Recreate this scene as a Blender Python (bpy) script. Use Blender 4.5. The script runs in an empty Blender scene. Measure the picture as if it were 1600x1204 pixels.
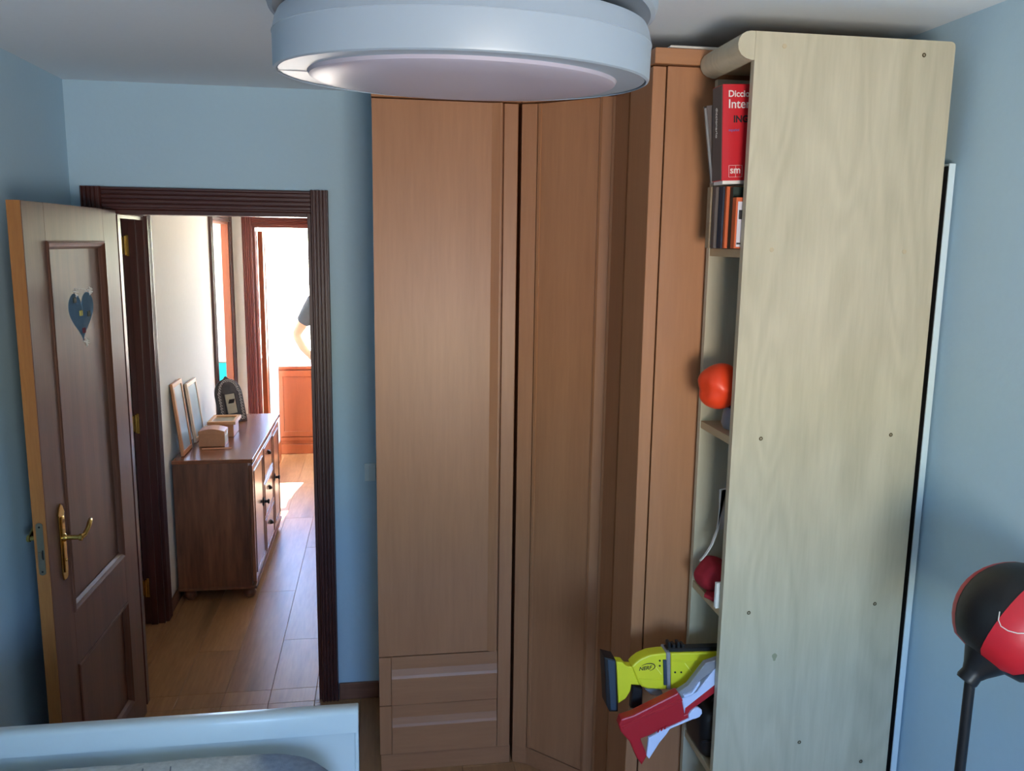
import bpy, bmesh, math, random
from mathutils import Vector, Matrix
random.seed(7)
SC = bpy.context.scene
COL = SC.collection
R = math.radians

# ------------------------------------------------------------------ camera
F, PITCH, YAW, ROLL, CH = 1317.8, 9.583, 8.896, 0.813, 1.9371
p, y, r = R(PITCH), R(YAW), R(ROLL)
FWD = Vector((math.sin(y)*math.cos(p), math.cos(y)*math.cos(p), -math.sin(p)))
RT0 = Vector((math.cos(y), -math.sin(y), 0)); UP0 = RT0.cross(FWD)
RT = RT0*math.cos(r) + UP0*math.sin(r); UP = -RT0*math.sin(r) + UP0*math.cos(r)
cam_d = bpy.data.cameras.new('camera'); cam = bpy.data.objects.new('camera', cam_d); COL.objects.link(cam)
cam_d.sensor_width = 36; cam_d.lens = F/1600*36; cam_d.clip_start = .02; cam_d.clip_end = 200
M = Matrix((RT, UP, -FWD)).transposed().to_4x4(); M.translation = Vector((0, 0, CH)); cam.matrix_world = M
SC.camera = cam

# ------------------------------------------------------------------ world, sun, exposure
SC.view_settings.view_transform = 'Standard'; SC.view_settings.look = 'None'
SC.view_settings.gamma = 1; SC.view_settings.use_curve_mapping = False
SC.view_settings.exposure = 4.25
SC.cycles.max_bounces = 10; SC.cycles.diffuse_bounces = 7; SC.cycles.glossy_bounces = 4
SC.cycles.sample_clamp_indirect = 8
SC.cycles.use_denoising = True
W = bpy.data.worlds.new('daylight'); SC.world = W; W.use_nodes = True
wn, wl = W.node_tree.nodes, W.node_tree.links
bg = wn['Background']
tc = wn.new('ShaderNodeTexCoord'); sp = wn.new('ShaderNodeSeparateXYZ'); mr = wn.new('ShaderNodeMapRange')
mr.inputs['From Min'].default_value = -.5; mr.inputs['From Max'].default_value = .5
rp = wn.new('ShaderNodeValToRGB'); rp.color_ramp.interpolation = 'LINEAR'
wl.new(tc.outputs['Generated'], sp.inputs[0]); wl.new(sp.outputs['Z'], mr.inputs['Value'])
wl.new(mr.outputs[0], rp.inputs[0]); wl.new(rp.outputs[0], bg.inputs[0])
# sunlit pale ground below, green tree line, blue sky above
stops = [(.0, (1.5, 1.38, 1.26)), (.44, (1.0, .92, .82)), (.475, (.95, .95, .68)), (.51, (.74, .86, .55)), (.54, (.42, .66, 1.0)), (1.0, (.22, .42, .95))]
el = rp.color_ramp.elements
while len(el) < len(stops): el.new(.5)
for e_, (ps, c) in zip(el, stops): e_.position = ps; e_.color = (*c, 1)
bg.inputs[1].default_value = 1.6
sun_d = bpy.data.lights.new('sun', 'SUN'); sun_d.energy = 3.3; sun_d.angle = R(.6); sun_d.color = (1, .93, .82)
sun = bpy.data.objects.new('sun', sun_d); COL.objects.link(sun)
sun.rotation_euler = Vector((.12, 1, .86)).to_track_quat('Z', 'Y').to_euler()
def portal(loc, rot, sx, sy):
    d = bpy.data.lights.new('window_portal', 'AREA'); d.shape = 'RECTANGLE'; d.size = sx; d.size_y = sy
    d.cycles.is_portal = True
    o = bpy.data.objects.new('window_portal', d); COL.objects.link(o); o.location = loc; o.rotation_euler = rot
portal((.50, -.91, 1.24), (R(90), 0, 0), .82, .82)      # bedroom window, light flows towards +Y
portal((-.15, 8.10, 1.5), (R(-90), 0, 0), 2.2, 1.4)    # far room window
portal((-2.52, 6.4, 1.45), (R(90), 0, R(-90)), 1.0, 1.1)   # unseen opening, added to bring light into the side room

# ------------------------------------------------------------------ helpers
def at(px, py, X=None, Y=None, Z=None):
    d = FWD + RT*((px-800)/F) + UP*((602-py)/F); o = Vector((0, 0, CH))
    if X is not None: t = X/d.x
    elif Y is not None: t = Y/d.y
    else: t = (Z-CH)/d.z
    return o + d*t

class MB:
    def __init__(s): s.b = bmesh.new()
    def box(s, x0, x1, y0, y1, z0, z1, bev=0, seg=1):
        t = bmesh.new(); bmesh.ops.create_cube(t, size=1)
        for v in t.verts:
            v.co = Vector((x0+(x1-x0)*(v.co.x+.5), y0+(y1-y0)*(v.co.y+.5), z0+(z1-z0)*(v.co.z+.5)))
        if bev: bmesh.ops.bevel(t, geom=t.edges[:], offset=bev, segments=seg, profile=.5, affect='EDGES', clamp_overlap=True)
        return s.add(t)
    def add(s, t, mat=None):
        if mat is not None: bmesh.ops.transform(t, matrix=mat, verts=t.verts[:])
        me = bpy.data.meshes.new('tmp'); t.to_mesh(me); t.free(); s.b.from_mesh(me); bpy.data.meshes.remove(me); return s
    def prism(s, pts, vec, bev=0, seg=1):
        t = bmesh.new(); vec = Vector(vec)
        a = [t.verts.new(Vector(q)) for q in pts]; b = [t.verts.new(Vector(q)+vec) for q in pts]
        t.faces.new(a); t.faces.new(b[::-1]); n = len(a)
        for i in range(n): t.faces.new((a[i], b[i], b[(i+1) % n], a[(i+1) % n]))
        bmesh.ops.recalc_face_normals(t, faces=t.faces[:])
        if bev:
            es = [e for e in t.edges if e.calc_length() > bev*2.2 and e.calc_face_angle(0) > .3 and
                  (any(len(f.verts) == n for f in e.link_faces))]
            bmesh.ops.bevel(t, geom=es, offset=bev, segments=seg, profile=.5, affect='EDGES', clamp_overlap=True)
        return s.add(t)
    def lathe(s, prof, n=48, c=(0, 0, 0), mat=None, a0=0, a1=None):
        t = bmesh.new(); full = a1 is None; a1 = a1 if a1 is not None else a0+2*math.pi
        k = n if full else n+1; rings = []
        for (rr, z) in prof:
            if rr < 1e-6: rings.append([t.verts.new((0, 0, z))])
            else: rings.append([t.verts.new((rr*math.cos(a0+(a1-a0)*i/n), rr*math.sin(a0+(a1-a0)*i/n), z)) for i in range(k)])
        for A, B in zip(rings, rings[1:]):
            for i in range(n):
                j = (i+1) % k
                if len(A) == 1 and len(B) == 1: continue
                if len(A) == 1: t.faces.new((A[0], B[i], B[j]))
                elif len(B) == 1: t.faces.new((A[i], A[j], B[0]))
                else: t.faces.new((A[i], A[j], B[j], B[i]))
        bmesh.ops.recalc_face_normals(t, faces=t.faces[:])
        m = Matrix.Translation(Vector(c)) @ (mat.to_4x4() if mat is not None else Matrix.Identity(4))
        return s.add(t, m)
    def tube(s, pts, rad, n=10):
        t = bmesh.new(); pts = [Vector(q) for q in pts]; rings = []
        rads = rad if isinstance(rad, (list, tuple)) else [rad]*len(pts)
        prev = None
        for i, q in enumerate(pts):
            d = (pts[min(i+1, len(pts)-1)]-pts[max(i-1, 0)]).normalized()
            if prev is None:
                u = d.orthogonal().normalized()
            else:
                u = (prev-d*prev.dot(d)).normalized()
            prev = u; w = d.cross(u)
            rings.append([t.verts.new(q+(u*math.cos(2*math.pi*k/n)+w*math.sin(2*math.pi*k/n))*rads[i]) for k in range(n)])
        for A, B in zip(rings, rings[1:]):
            for i in range(n): t.faces.new((A[i], A[(i+1) % n], B[(i+1) % n], B[i]))
        t.faces.new(rings[0][::-1]); t.faces.new(rings[-1])
        return s.add(t)
    def cyl(s, a, b, rad, n=16): return s.tube([a, b], rad, n)
    def build(s, name, m, parent=None, smooth=False, off=(0, 0, 0)):
        if off != (0, 0, 0): bmesh.ops.translate(s.b, vec=-Vector(off), verts=s.b.verts[:])
        me = bpy.data.meshes.new(name); s.b.to_mesh(me); s.b.free()
        me.materials.append(m)
        if smooth:
            me.polygons.foreach_set('use_smooth', [True]*len(me.polygons))
            me.set_sharp_from_angle(angle=R(38 if smooth is True else smooth))
        o = bpy.data.objects.new(name, me); COL.objects.link(o)
        if parent is not None: o.parent = parent
        return o
def tag(o, label=None, cat=None, group=None, kind=None):
    if label: o['label'] = label
    if cat: o['category'] = cat
    if group: o['group'] = group
    if kind: o['kind'] = kind
    return o
def empty(name, loc=(0, 0, 0)):
    o = bpy.data.objects.new(name, None); COL.objects.link(o); o.location = loc; o.empty_display_size = .05
    return o
def thing(name, loc, label, cat, group=None): return tag(empty(name, loc), label, cat, group)
def struct(name, loc=(0, 0, 0)): return tag(empty(name, loc), kind='structure')
def dup(o, parent=None, loc=None):
    c = o.copy(); COL.objects.link(c); c.parent = parent
    if loc is not None: c.location = loc
    for ch in list(o.children): dup(ch, c)
    return c
def world_part(mb, name, m, root, smooth=False):     # mesh given in world coordinates, parented to an unrotated root
    return mb.build(name, m, root, smooth, off=tuple(root.location))

# ------------------------------------------------------------------ materials
def lin(c):
    f = lambda v: (v/255/12.92) if v/255 <= .04045 else ((v/255+.055)/1.055)**2.4
    return tuple(f(v) for v in c)+(1,)
def base(name):
    m = bpy.data.materials.new(name); m.use_nodes = True
    return m, m.node_tree.nodes, m.node_tree.links, m.node_tree.nodes['Principled BSDF']
def plain(name, c, rough=.6, metal=0, noise=.04, nscale=30, bump=0, spec=.5, coat=0):
    m, n, l, b = base(name); c = lin(c)
    b.inputs['Roughness'].default_value = rough; b.inputs['Metallic'].default_value = metal
    b.inputs['Specular IOR Level'].default_value = spec; b.inputs['Coat Weight'].default_value = coat
    t = n.new('ShaderNodeTexCoord'); q = n.new('ShaderNodeTexNoise'); q.inputs['Scale'].default_value = nscale
    q.inputs['Detail'].default_value = 4
    mx = n.new('ShaderNodeMix'); mx.data_type = 'RGBA'
    mx.inputs['A'].default_value = tuple(v*(1-noise) for v in c[:3])+(1,); mx.inputs['B'].default_value = tuple(min(1, v*(1+noise)) for v in c[:3])+(1,)
    l.new(t.outputs['Object'], q.inputs['Vector']); l.new(q.outputs['Fac'], mx.inputs['Factor']); l.new(mx.outputs['Result'], b.inputs['Base Color'])
    if bump:
        bp = n.new('ShaderNodeBump'); bp.inputs['Strength'].default_value = bump; bp.inputs['Distance'].default_value = .002
        l.new(q.outputs['Fac'], bp.inputs['Height']); l.new(bp.outputs[0], b.inputs['Normal'])
    return m
def wood(name, c1, c2, rough=.4, axis='Z', gs=14, stretch=14, figure=0, spec=.5, bump=.05, knots=None, rnd=0, coat=0):
    m, n, l, b = base(name); c1, c2 = lin(c1), lin(c2)
    b.inputs['Roughness'].default_value = rough; b.inputs['Specular IOR Level'].default_value = spec
    b.inputs['Coat Weight'].default_value = coat; b.inputs['Coat Roughness'].default_value = .25
    t = n.new('ShaderNodeTexCoord'); mp = n.new('ShaderNodeMapping')
    sc = {'X': (1/stretch, 1, 1), 'Y': (1, 1/stretch, 1), 'Z': (1, 1, 1/stretch)}[axis]
    mp.inputs['Scale'].default_value = sc
    l.new(t.outputs['Object'], mp.inputs['Vector']); vec = mp.outputs[0]
    if rnd:
        oi = n.new('ShaderNodeObjectInfo'); va = n.new('ShaderNodeVectorMath'); va.operation = 'ADD'
        mu = n.new('ShaderNodeMath'); mu.operation = 'MULTIPLY'; mu.inputs[1].default_value = 37
        l.new(oi.outputs['Random'], mu.inputs[0]); l.new(vec, va.inputs[0]); l.new(mu.outputs[0], va.inputs[1]); vec = va.outputs[0]
    a = n.new('ShaderNodeTexNoise'); a.inputs['Scale'].default_value = gs; a.inputs['Detail'].default_value = 8; a.inputs['Roughness'].default_value = .6
    l.new(vec, a.inputs['Vector'])
    f = n.new('ShaderNodeTexNoise'); f.inputs['Scale'].default_value = gs*9; f.inputs['Detail'].default_value = 3; l.new(vec, f.inputs['Vector'])
    mx = n.new('ShaderNodeMix'); mx.data_type = 'FLOAT'; mx.inputs['Factor'].default_value = .35
    l.new(a.outputs['Fac'], mx.inputs['A']); l.new(f.outputs['Fac'], mx.inputs['B']); fac = mx.outputs['Result']
    if figure:
        g = n.new('ShaderNodeTexNoise'); g.inputs['Scale'].default_value = figure; g.inputs['Detail'].default_value = 1.5; g.inputs['Distortion'].default_value = .6
        m2 = n.new('ShaderNodeMapping'); m2.inputs['Scale'].default_value = {'X': (.22, 1, 1), 'Y': (1, .22, 1), 'Z': (1, 1, .22)}[axis]
        l.new(t.outputs['Object'], m2.inputs['Vector']); l.new(m2.outputs[0], g.inputs['Vector'])
        k = n.new('ShaderNodeMath'); k.operation = 'MULTIPLY'; k.inputs[1].default_value = 60; l.new(g.outputs['Fac'], k.inputs[0])
        s = n.new('ShaderNodeMath'); s.operation = 'SINE'; l.new(k.outputs[0], s.inputs[0])
        ma = n.new('ShaderNodeMath'); ma.operation = 'MULTIPLY_ADD'; ma.inputs[1].default_value = .07; l.new(s.outputs[0], ma.inputs[0]); l.new(fac, ma.inputs[2]); fac = ma.outputs[0]
    rp = n.new('ShaderNodeMapRange'); rp.inputs['From Min'].default_value = .3; rp.inputs['From Max'].default_value = .7; l.new(fac, rp.inputs['Value'])
    c = n.new('ShaderNodeMix'); c.data_type = 'RGBA'; c.inputs['A'].default_value = c1; c.inputs['B'].default_value = c2
    l.new(rp.outputs[0], c.inputs['Factor']); out = c.outputs['Result']
    if knots:
        v = n.new('ShaderNodeTexVoronoi'); v.inputs['Scale'].default_value = knots
        m3 = n.new('ShaderNodeMapping'); m3.inputs['Scale'].default_value = {'X': (.5, 1, 1), 'Y': (1, .5, 1), 'Z': (1, 1, .5)}[axis]
        if rnd:
            l.new(va.outputs[0], v.inputs['Vector'])
        else: l.new(t.outputs['Object'], m3.inputs['Vector']); l.new(m3.outputs[0], v.inputs['Vector'])
        kr = n.new('ShaderNodeMapRange'); kr.inputs['From Min'].default_value = .02; kr.inputs['From Max'].default_value = .16; kr.inputs['To Min'].default_value = .45; kr.inputs['To Max'].default_value = 1
        l.new(v.outputs['Distance'], kr.inputs['Value'])
        mm = n.new('ShaderNodeMix'); mm.data_type = 'RGBA'; mm.blend_type = 'MULTIPLY'; mm.inputs['Factor'].default_value = 1
        l.new(out, mm.inputs['A']); l.new(kr.outputs[0], mm.inputs['B']); out = mm.outputs['Result']
    if rnd:
        hs = n.new('ShaderNodeHueSaturation'); rr = n.new('ShaderNodeMapRange'); rr.inputs['To Min'].default_value = 1-rnd; rr.inputs['To Max'].default_value = 1+rnd
        l.new(oi.outputs['Random'], rr.inputs['Value']); l.new(rr.outputs[0], hs.inputs['Value']); l.new(out, hs.inputs['Color']); out = hs.outputs['Color']
    l.new(out, b.inputs['Base Color'])
    if bump:
        bp = n.new('ShaderNodeBump'); bp.inputs['Strength'].default_value = bump; bp.inputs['Distance'].default_value = .001
        l.new(fac, bp.inputs['Height']); l.new(bp.outputs[0], b.inputs['Normal'])
    return m

WALL = plain('blue_wall_paint', (177, 204, 219), .85, noise=.02, nscale=60, bump=.25)
CEIL = plain('white_ceiling_paint', (218, 226, 232), .9, noise=.02, nscale=50, bump=.2)
HALLW = plain('cream_hall_paint', (232, 228, 218), .85, noise=.03, nscale=40, bump=.3)
WHITEW = plain('white_room_paint', (240, 238, 232), .85, noise=.02)
MAHO = wood('mahogany_trim', (62, 29, 25), (82, 40, 34), .34, 'Z', 22, 20, coat=.25)
MAHOX = wood('mahogany_trim_cross', (62, 29, 25), (82, 40, 34), .34, 'X', 22, 20, coat=.25)
MAHOY = wood('mahogany_trim_side', (62, 29, 25), (82, 40, 34), .34, 'Y', 22, 20, coat=.25)
REDW = wood('lit_reddish_hall_trim', (98, 42, 34), (124, 56, 44), .35, 'Z', 20, 18, coat=.2)  # trim made lighter and redder, stronger light put into the colour
REDX = wood('lit_reddish_hall_trim_cross', (98, 42, 34), (124, 56, 44), .35, 'X', 20, 18, coat=.2)
ORNG = wood('orange_varnished_wood', (146, 76, 44), (166, 90, 54), .35, 'Z', 14, 16)
DOORW = wood('sapele_door_veneer', (80, 49, 36), (110, 70, 53), .4, 'Z', 20, 22, bump=.12, coat=.06)
EDGEW = wood('raw_door_edge', (140, 86, 38), (168, 110, 54), .55, 'Z', 20, 12)
BEECH = wood('beech_wardrobe', (158, 108, 74), (177, 125, 88), .38, 'Z', 9, 12, bump=.02, spec=.4)
BEECHX = wood('beech_cross_grain', (157, 107, 74), (175, 124, 87), .38, 'X', 9, 12, bump=.02, spec=.4)
BIRCH = wood('pale_birch_laminate', (176, 167, 142), (197, 187, 161), .42, 'Z', 10, 10, figure=5.5, bump=.02)
BIRCHD = wood('birch_edge', (176, 156, 122), (192, 172, 138), .5, 'Y', 14, 10)
FLOORW = wood('laminate_plank', (148, 104, 68), (190, 144, 100), .36, 'Y', 9, 9, spec=.35, knots=3.4, rnd=.09, bump=.04)
DRESS = wood('stained_pine_end', (62, 36, 26), (158, 102, 70), .42, 'Z', 6, 9, knots=5, bump=.05)
DRESST = wood('stained_pine_top', (120, 70, 46), (152, 96, 66), .25, 'Y', 9, 8, knots=4, bump=.03, coat=.3)
LIGHTW = wood('light_box_wood', (190, 128, 86), (210, 150, 106), .4, 'Y', 14, 10)
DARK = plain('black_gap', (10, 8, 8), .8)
BRASS = plain('polished_brass', (206, 172, 96), .22, 1, noise=.05)
STEEL = plain('brushed_steel', (150, 140, 120), .35, 1)
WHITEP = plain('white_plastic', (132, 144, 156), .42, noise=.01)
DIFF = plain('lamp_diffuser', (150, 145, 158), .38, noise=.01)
WHITEL = plain('white_lacquer', (200, 210, 210), .3, noise=.01)
PANELW = plain('white_board', (206, 222, 226), .5, noise=.01)
PAPER = plain('white_paper', (222, 218, 210), .7)
BLACKP = plain('black_plastic', (22, 22, 25), .42, noise=.1)
SLATE = plain('slate_blue_plastic', (44, 58, 72), .5)
YEL = plain('yellow_plastic', (220, 214, 40), .42, noise=.01)
REDP = plain('red_plastic', (178, 26, 38), .4, noise=.01)
GREYP = plain('grey_plastic', (140, 138, 142), .45)
LILAC = plain('white_blue_plastic', (205, 214, 240), .4)
REDL = plain('red_leatherette', (196, 30, 44), .42, noise=.06, nscale=60, bump=.15)
BLKL = plain('black_leatherette', (20, 20, 22), .45, noise=.1, nscale=60, bump=.2)
ORR = plain('orange_red_plastic', (238, 70, 34), .38, noise=.02)
CRIM = plain('crimson_fabric', (150, 20, 36), .85, noise=.1, nscale=90, bump=.3)
HEARTM = plain('blue_felt', (112, 150, 180), .85, noise=.08, nscale=80, bump=.3)
TEAL = plain('teal_towel', (30, 190, 190), .9, noise=.05, bump=.3)
SKIN = plain('skin', (206, 150, 122), .55, noise=.04)
TSH = plain('grey_shirt_cloth', (70, 72, 76), .9, noise=.08, nscale=80)
TROU = plain('dark_trouser_cloth', (46, 50, 60), .9)
HAIR = plain('brown_hair', (48, 34, 26), .7, noise=.2)
GREEND = plain('dark_green_cover', (26, 44, 36), .6)
NAVY = plain('navy_cover', (40, 48, 66), .6)
BROWNC = plain('grey_brown_cover', (92, 82, 78), .6, noise=.1)
BEIGE = plain('mottled_beige_cover', (150, 130, 104), .7, noise=.35, nscale=50)
ORC = plain('orange_cover', (206, 96, 50), .5)
INK = plain('black_ink', (24, 22, 26), .6)
BLUEI = plain('blue_ink', (90, 100, 160), .6)
PEWTER = plain('dark_pewter', (70, 66, 68), .38, .7, noise=.3, nscale=70, bump=.5)
PHOTO = plain('pale_blue_print', (168, 196, 212), .3, noise=.25, nscale=9)
PHOTO2 = plain('sepia_print', (168, 160, 140), .35, noise=.3, nscale=14)

def glass():
    m, n, l, b = base('window_glass')
    tr = n.new('ShaderNodeBsdfTransparent'); gl = n.new('ShaderNodeBsdfGlossy'); gl.inputs['Roughness'].default_value = .02
    mx = n.new('ShaderNodeMixShader'); mx.inputs[0].default_value = .04
    l.new(tr.outputs[0], mx.inputs[1]); l.new(gl.outputs[0], mx.inputs[2])
    l.new(mx.outputs[0], n['Material Output'].inputs['Surface']); return m
GLASS = glass()

# ------------------------------------------------------------------ geometry of the place
XL, XR, YB, YF, ZC = -1.134, 1.4225, 3.415, -.85, 2.5
HX, HXO, HR = -1.108, -1.20, .02
EY = 6.66                      # end wall of the hall
FY = 8.0

# floor slab + planks
floor = struct('floor')
MB().box(-2.6, 2.6, -1.6, 8.3, -.08, -.009).build('slab', DARK, floor)
regions = [(XL+.002, XR-.002, YF+.002, YB-.002), (-1.018, -.268, YB-.002, 3.527), (HX+.002, HR-.002, 3.527, EY-.002), (-.948, -.152, EY-.002, 6.762),
           (-1.60, 1.2, 6.762, FY-.002), (HXO, HX+.002, 3.625, 4.275), (HXO, HX+.002, 5.905, 6.555),
           (-2.2, HXO, 3.53, 5.0), (-2.5, HXO, 5.6, 7.0)]
pm = {}
PW, PL = .193, 1.285
for (x0, x1, y0, y1) in regions:
    i0 = math.floor((x0+3)/PW)
    for i in range(i0, i0+60):
        a, b = -3+i*PW, -3+(i+1)*PW
        if a >= x1: break
        a2, b2 = max(a, x0), min(b, x1)
        if b2-a2 < .004: continue
        offy = -1.0-(i*.47 % 1)*PL
        j = math.floor((y0-offy)/PL)
        while offy+j*PL < y1:
            c, d = max(offy+j*PL, y0), min(offy+(j+1)*PL, y1); j += 1
            if d-c < .004: continue
            key = (round(b2-a2, 3), round(d-c, 3))
            if key not in pm:
                mb = MB(); mb.box(0, b2-a2-.0009, 0, d-c-.0009, -.009, 0, .0012)
                o = mb.build('plank', FLOORW, floor); pm[key] = o.data
            else:
                o = bpy.data.objects.new('plank', pm[key]); COL.objects.link(o); o.parent = floor
            o.location = (a2, c, 0)

tag(MB().box(-2.7, 2.6, -1.6, 8.3, ZC, ZC+.08).build('ceiling', CEIL), kind='structure')
def wall(name, boxes, m):
    mb = MB()
    for b in boxes: mb.box(*b)
    return tag(mb.build(name, m), kind='structure')
wall('wall_left', [(XL-.08, XL, YF-.12, YB+.0, -.009, ZC)], WALL)
wall('wall_right', [(XR, XR+.08, YF-.12, YB+.11, -.009, ZC)], WALL)
DX0, DX1, DZ = -1.02, -.262, 2.042
back = wall('wall_back', [(XL-.08, DX0, YB, YB+.055, -.009, ZC), (DX1, XR, YB, YB+.055, -.009, ZC), (DX0, DX1, YB, YB+.055, DZ, ZC)], WALL)
wall('wall_back_hall_side', [(XL-.08, DX0, YB+.055, YB+.11, -.009, ZC), (DX1, XR, YB+.055, YB+.11, -.009, ZC), (DX0, DX1, YB+.055, YB+.11, DZ, ZC)], HALLW)
WX0, WX1, WZ0, WZ1 = .10, .90, .84, 1.64
wall('wall_front', [(XL, WX0, YF-.12, YF, -.009, ZC), (WX1, XR, YF-.12, YF, -.009, ZC), (WX0, WX1, YF-.12, YF, -.009, WZ0), (WX0, WX1, YF-.12, YF, WZ1, ZC)], WALL)
# hall
wall('wall_hall_left', [(HXO, HX, 3.525, 3.62, -.009, ZC), (HXO, HX, 4.28, 5.90, -.009, ZC), (-1.158, HX, 6.56, EY, -.009, ZC),
                        (HXO, HX, 3.62, 4.28, 2.035, ZC), (HXO, HX, 5.90, 6.56, 2.06, ZC)], HALLW)
wall('wall_hall_right', [(HR, HR+.1, 3.525, EY, -.009, ZC)], HALLW)
wall('wall_hall_end', [(-2.6, -.95, EY, EY+.1, -.009, ZC), (-.15, 1.3, EY, EY+.1, -.009, ZC), (-.95, -.15, EY, EY+.1, 2.045, ZC)], HALLW)
wall('wall_far_left', [(-1.7, -1.6, EY+.1, FY, -.009, ZC)], WHITEW)
wall('wall_far_right', [(1.2, 1.3, EY+.1, FY, -.009, ZC)], WHITEW)
wall('wall_far_back', [(-1.7, -1.25, FY, FY+.12, -.009, ZC), (.95, 1.3, FY, FY+.12, -.009, ZC), (-1.25, .95, FY, FY+.12, -.009, .8), (-1.25, .95, FY, FY+.12, 2.2, ZC)], WHITEW)
# side rooms
wall('wall_side_room', [(-2.3, -2.2, 3.5, 5.1, -.009, ZC), (-2.2, HXO, 3.45, 3.53, -.009, ZC), (-2.2, HXO, 5.0, 5.08, -.009, ZC)], HALLW)
wall('wall_bathroom', [(-2.6, -2.5, 5.6, 5.9, -.009, ZC), (-2.6, -2.5, 6.9, 7.1, -.009, ZC), (-2.6, -2.5, 5.9, 6.9, -.009, .9), (-2.6, -2.5, 5.9, 6.9, 2.0, ZC),  # gap left in this wall as an added light opening
                       (-2.5, HXO, 5.52, 5.6, -.009, ZC)], WHITEW)
# windows
def window(n, x0, x1, yy, z0, z1, m=WHITEL, mull=True):
    w = struct('window_%d' % n, ((x0+x1)/2, yy, z0)); f = MB()
    t = .05
    f.box(x0, x1, yy, yy+.05, z0, z0+t).box(x0, x1, yy, yy+.05, z1-t, z1).box(x0, x0+t, yy, yy+.05, z0+t, z1-t).box(x1-t, x1, yy, yy+.05, z0+t, z1-t)
    if mull: f.box((x0+x1)/2-.03, (x0+x1)/2+.03, yy, yy+.05, z0+t, z1-t)
    world_part(f, 'window_frame', m, w)
    world_part(MB().box(x0+t, x1-t, yy+.02, yy+.026, z0+t, z1-t), 'pane', GLASS, w)
    return w
window(1, -1.25, .95, FY+.03, .8, 2.2)

# baseboards
def baseboard(name, boxes):
    mb = MB()
    for b in boxes: mb.box(*b, .004)
    return tag(mb.build(name, wood('baseboard_'+name, (112, 72, 54), (136, 92, 70), .45, 'X', 12, 10)), kind='structure')
baseboard('baseboard_back', [(-.195, -.027, YB-.014, YB-.0005, .0005, .075)])
baseboard('baseboard_left', [(XL+.0005, XL+.014, YF, YB-.02, .0005, .075)])
baseboard('baseboard_hall', [(HX+.0005, HX+.012, 4.352, 5.828, .0005, .07)])

# fluted casings: profile across the width, extruded along the length
def flute_profile(w, d=.018):
    pts = [(0, 0), (0, d*.7), (w*.05, d)]
    n = 4
    for i in range(n):
        a = w*(.10+.8*i/n); b = w*(.10+.8*(i+1)/n); q = (a+b)/2
        pts += [(a, d), (a+(q-a)*.35, d*.62), (q+(b-q)*.5, d*.62), (b-.001, d)]
    pts += [(w*.95, d), (w, d*.7), (w, 0)]
    return pts
def casing(root, name, m, origin, across, out, along, w, L, d=.018):
    o = Vector(origin); a = Vector(across); n = Vector(out)
    mb = MB(); mb.prism([o+a*u+n*v for u, v in flute_profile(w, d)], Vector(along)*L)
    return world_part(mb, name, m, root)

# ------------------------------------------------------------------ door_1: bedroom doorway with open leaf
d1 = struct('door_1', (-.64, YB, 0))
g = .0008
casing(d1, 'casing', MAHO, (-1.096, YB-g, .0005), (1, 0, 0), (0, -1, 0), (0, 0, 1), .073, 2.123, .02)
casing(d1, 'casing', MAHO, (-.264, YB-g, .0005), (1, 0, 0), (0, -1, 0), (0, 0, 1), .067, 2.126, .022)
casing(d1, 'casing', MAHOX, (-1.022, YB-g, 2.039), (0, 0, 1), (0, -1, 0), (1, 0, 0), .084, .757, .018)
jb = MB()
jb.box(-1.0195, -1.003, YB-.0006, YB+.112, .0005, 2.04, .001).box(-.279, -.2625, YB-.0006, YB+.112, .0005, 2.04, .001).box(-1.003, -.279, YB-.0006, YB+.112, 2.024, 2.0405, .001)
jb.box(-1.003, -.990, YB+.055, YB+.09, .0005, 2.024, .001)
world_part(jb, 'jamb', MAHO, d1)
# leaf: local x along the width from the hinge, local y thickness, rotated into the room
leaf_root = None
LW, LT, LH = .79, .038, 2.028
hinge = Vector((-.972, 3.392, .009)); free = Vector((-.997, 2.603, .009))
ang = math.atan2(free.y-hinge.y, free.x-hinge.x)
# local frame: +x runs hinge -> free edge, +y is towards the room side seen by the camera
def leaf_mesh():
    mb = MB(); T = LT; st = .145
    P = [(st, LW-.15, .70+.03, 1.915), (st, LW-.15, .13, .55)]    # x0,x1,z0,z1 of the two panels
    # stiles and rails, front surface y = 0, back y = -T   (visible face is y = 0 side, +y outwards)
    mb.box(0, P[0][0], -T, 0, 0, LH, .0015).box(P[0][1], LW-.0, -T, 0, 0, LH, .0015)
    x0, x1 = P[0][0], P[0][1]
    mb.box(x0, x1, -T, 0, P[0][3], LH).box(x0, x1, -T, 0, P[1][3], P[0][2]).box(x0, x1, -T, 0, 0, P[1][2])
    return mb, P
lm, PN = leaf_mesh()
leaf = lm.build('leaf', DOORW, d1)
leaf.location = hinge-d1.location
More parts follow.
